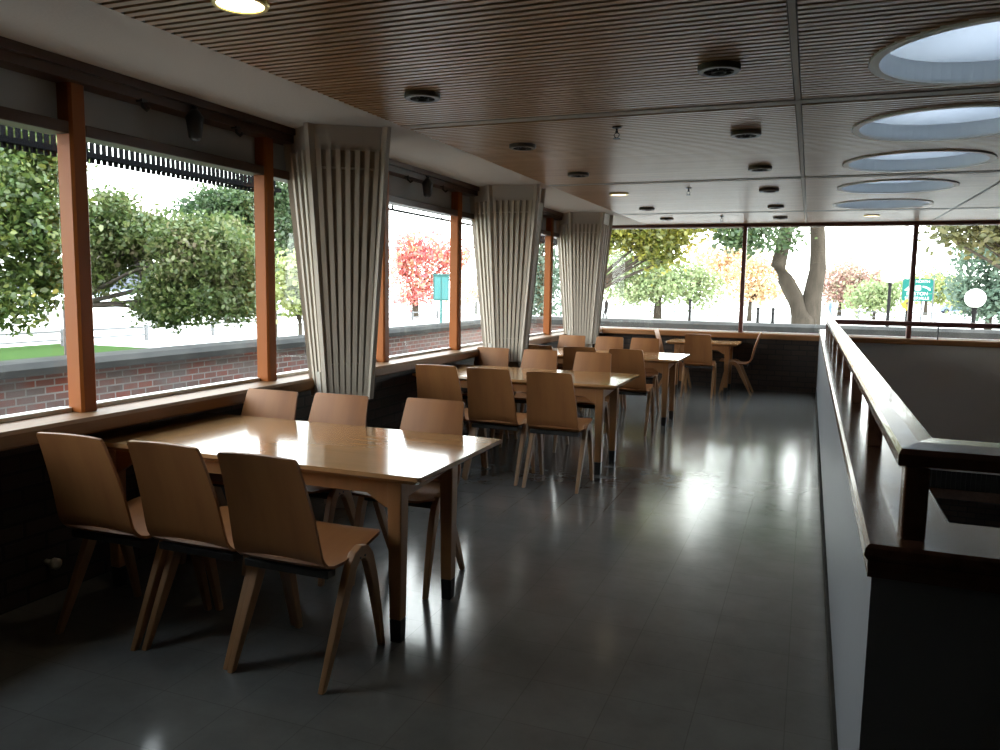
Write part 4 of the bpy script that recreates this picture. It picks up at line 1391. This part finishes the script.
# teal box on a slim post outside the red tree window
tb = thing('sign_box', 'teal box on a slim teal post, in front of the red tree', 'sign box', (-13.0, 27.2, ZG), rz=0.42)
p_ = MB()
p_.box(-0.30, 0.30, -0.05, 0.05, 1.92, 2.86)
p_.build('box', M['teal'], tb, bevel=0.015)
MB().box(-0.25, -0.02, -0.062, -0.05, 1.98, 2.80).box(0.02, 0.25, -0.062, -0.05, 1.98, 2.80).build('panel', M['teal_light'], tb)
MB().box(-0.33, 0.33, -0.07, 0.07, 2.86, 2.92).build('roof', M['teal'], tb, bevel=0.01)
MB().box(-0.045, 0.045, -0.04, 0.04, 0, 1.92).build('post', M['teal'], tb)

# a parked car and two strollers, tiny in the distance
car = thing('car', 'small hazy blue car on the road right of the tall pole', 'car', (16.8, 113.0, ZG), rz=0.1)
mb = MB()
body = [(-1.55, 0.28), (1.55, 0.28), (1.6, 0.55), (1.45, 0.78), (0.75, 0.88), (-1.35, 0.90), (-1.6, 0.62)]
mb.hexa([(x, -0.75, z) for x, z in body], [(x, 0.75, z) for x, z in body])
mb.build('body', M['car'], car, bevel=0.06)
cab = [(-1.2, 0.88), (0.75, 0.87), (0.25, 1.30), (-0.85, 1.32)]
MB().hexa([(x, -0.66, z) for x, z in cab], [(x, 0.66, z) for x, z in cab]).build('cabin', M['house_window'], car, bevel=0.05)
for x in (-0.98, 0.98):
    for y in (-0.72, 0.72):
        MB().tube([(x, y - 0.09, 0.3), (x, y + 0.09, 0.3)], [0.3, 0.3], 18).build('wheel', M['tyre'], car)


def person(x, y, rz, label, cloth):
    t = thing('person', label, 'person', (x, y, ZG), rz)
    verts = [(0, 0, 0.95), (0, 0, 1.20), (0, 0, 1.42), (0, -0.01, 1.53), (0, -0.02, 1.66), (0.10, 0, 0.90), (0.12, -0.10, 0.50), (0.12, 0.06, 0.06), (0.12, -0.08, 0.03),
             (-0.10, 0, 0.90), (-0.12, -0.14, 0.50), (-0.12, -0.20, 0.06), (-0.12, -0.34, 0.03), (0.19, 0, 1.40), (0.25, -0.03, 1.13), (0.25, -0.16, 0.90), (-0.19, 0, 1.40), (-0.25, 0.03, 1.13), (-0.25, 0.0, 0.88)]
    edges_ = [(0, 1), (1, 2), (2, 3), (3, 4), (0, 5), (5, 6), (6, 7), (7, 8), (0, 9), (9, 10), (10, 11), (11, 12), (2, 13), (13, 14), (14, 15), (2, 16), (16, 17), (17, 18)]
    rad = [0.15, 0.14, 0.15, 0.055, 0.10, 0.09, 0.065, 0.045, 0.04, 0.09, 0.065, 0.045, 0.04, 0.06, 0.045, 0.035, 0.06, 0.045, 0.035]
    me = bpy.data.meshes.new('body')
    me.from_pydata(verts, edges_, [])
    o = bpy.data.objects.new('body', me)
    C.objects.link(o)
    o.parent = t
    sk = o.modifiers.new('skin', 'SKIN')
    for i, r_ in enumerate(rad):
        me.skin_vertices[0].data[i].radius = (r_, r_ * 0.85)
    me.skin_vertices[0].data[0].use_root = True
    sb = o.modifiers.new('sub', 'SUBSURF')
    sb.levels = sb.render_levels = 2
    me.materials.append(cloth)
    MB().lathe([(0.001, 1.82), (0.07, 1.80), (0.115, 1.73), (0.11, 1.67), (0.09, 1.66)], 14, cy=0.01).build('hair', M['hair'], t, smooth=True)
    MB().lathe([(0.001, 1.56), (0.06, 1.57), (0.10, 1.64), (0.105, 1.70), (0.07, 1.775), (0.001, 1.79)], 14, cy=-0.02).build('face', M['skin'], t, smooth=True)
    return t


person(1.72, 75.99, 1.2, 'tiny person in blue walking on the path right of the forked trunk', M['blue_cloth'])
person(-14.34, 58.94, -0.8, 'tiny person in dark clothes at the far left edge of the far window', M['post_dark'])
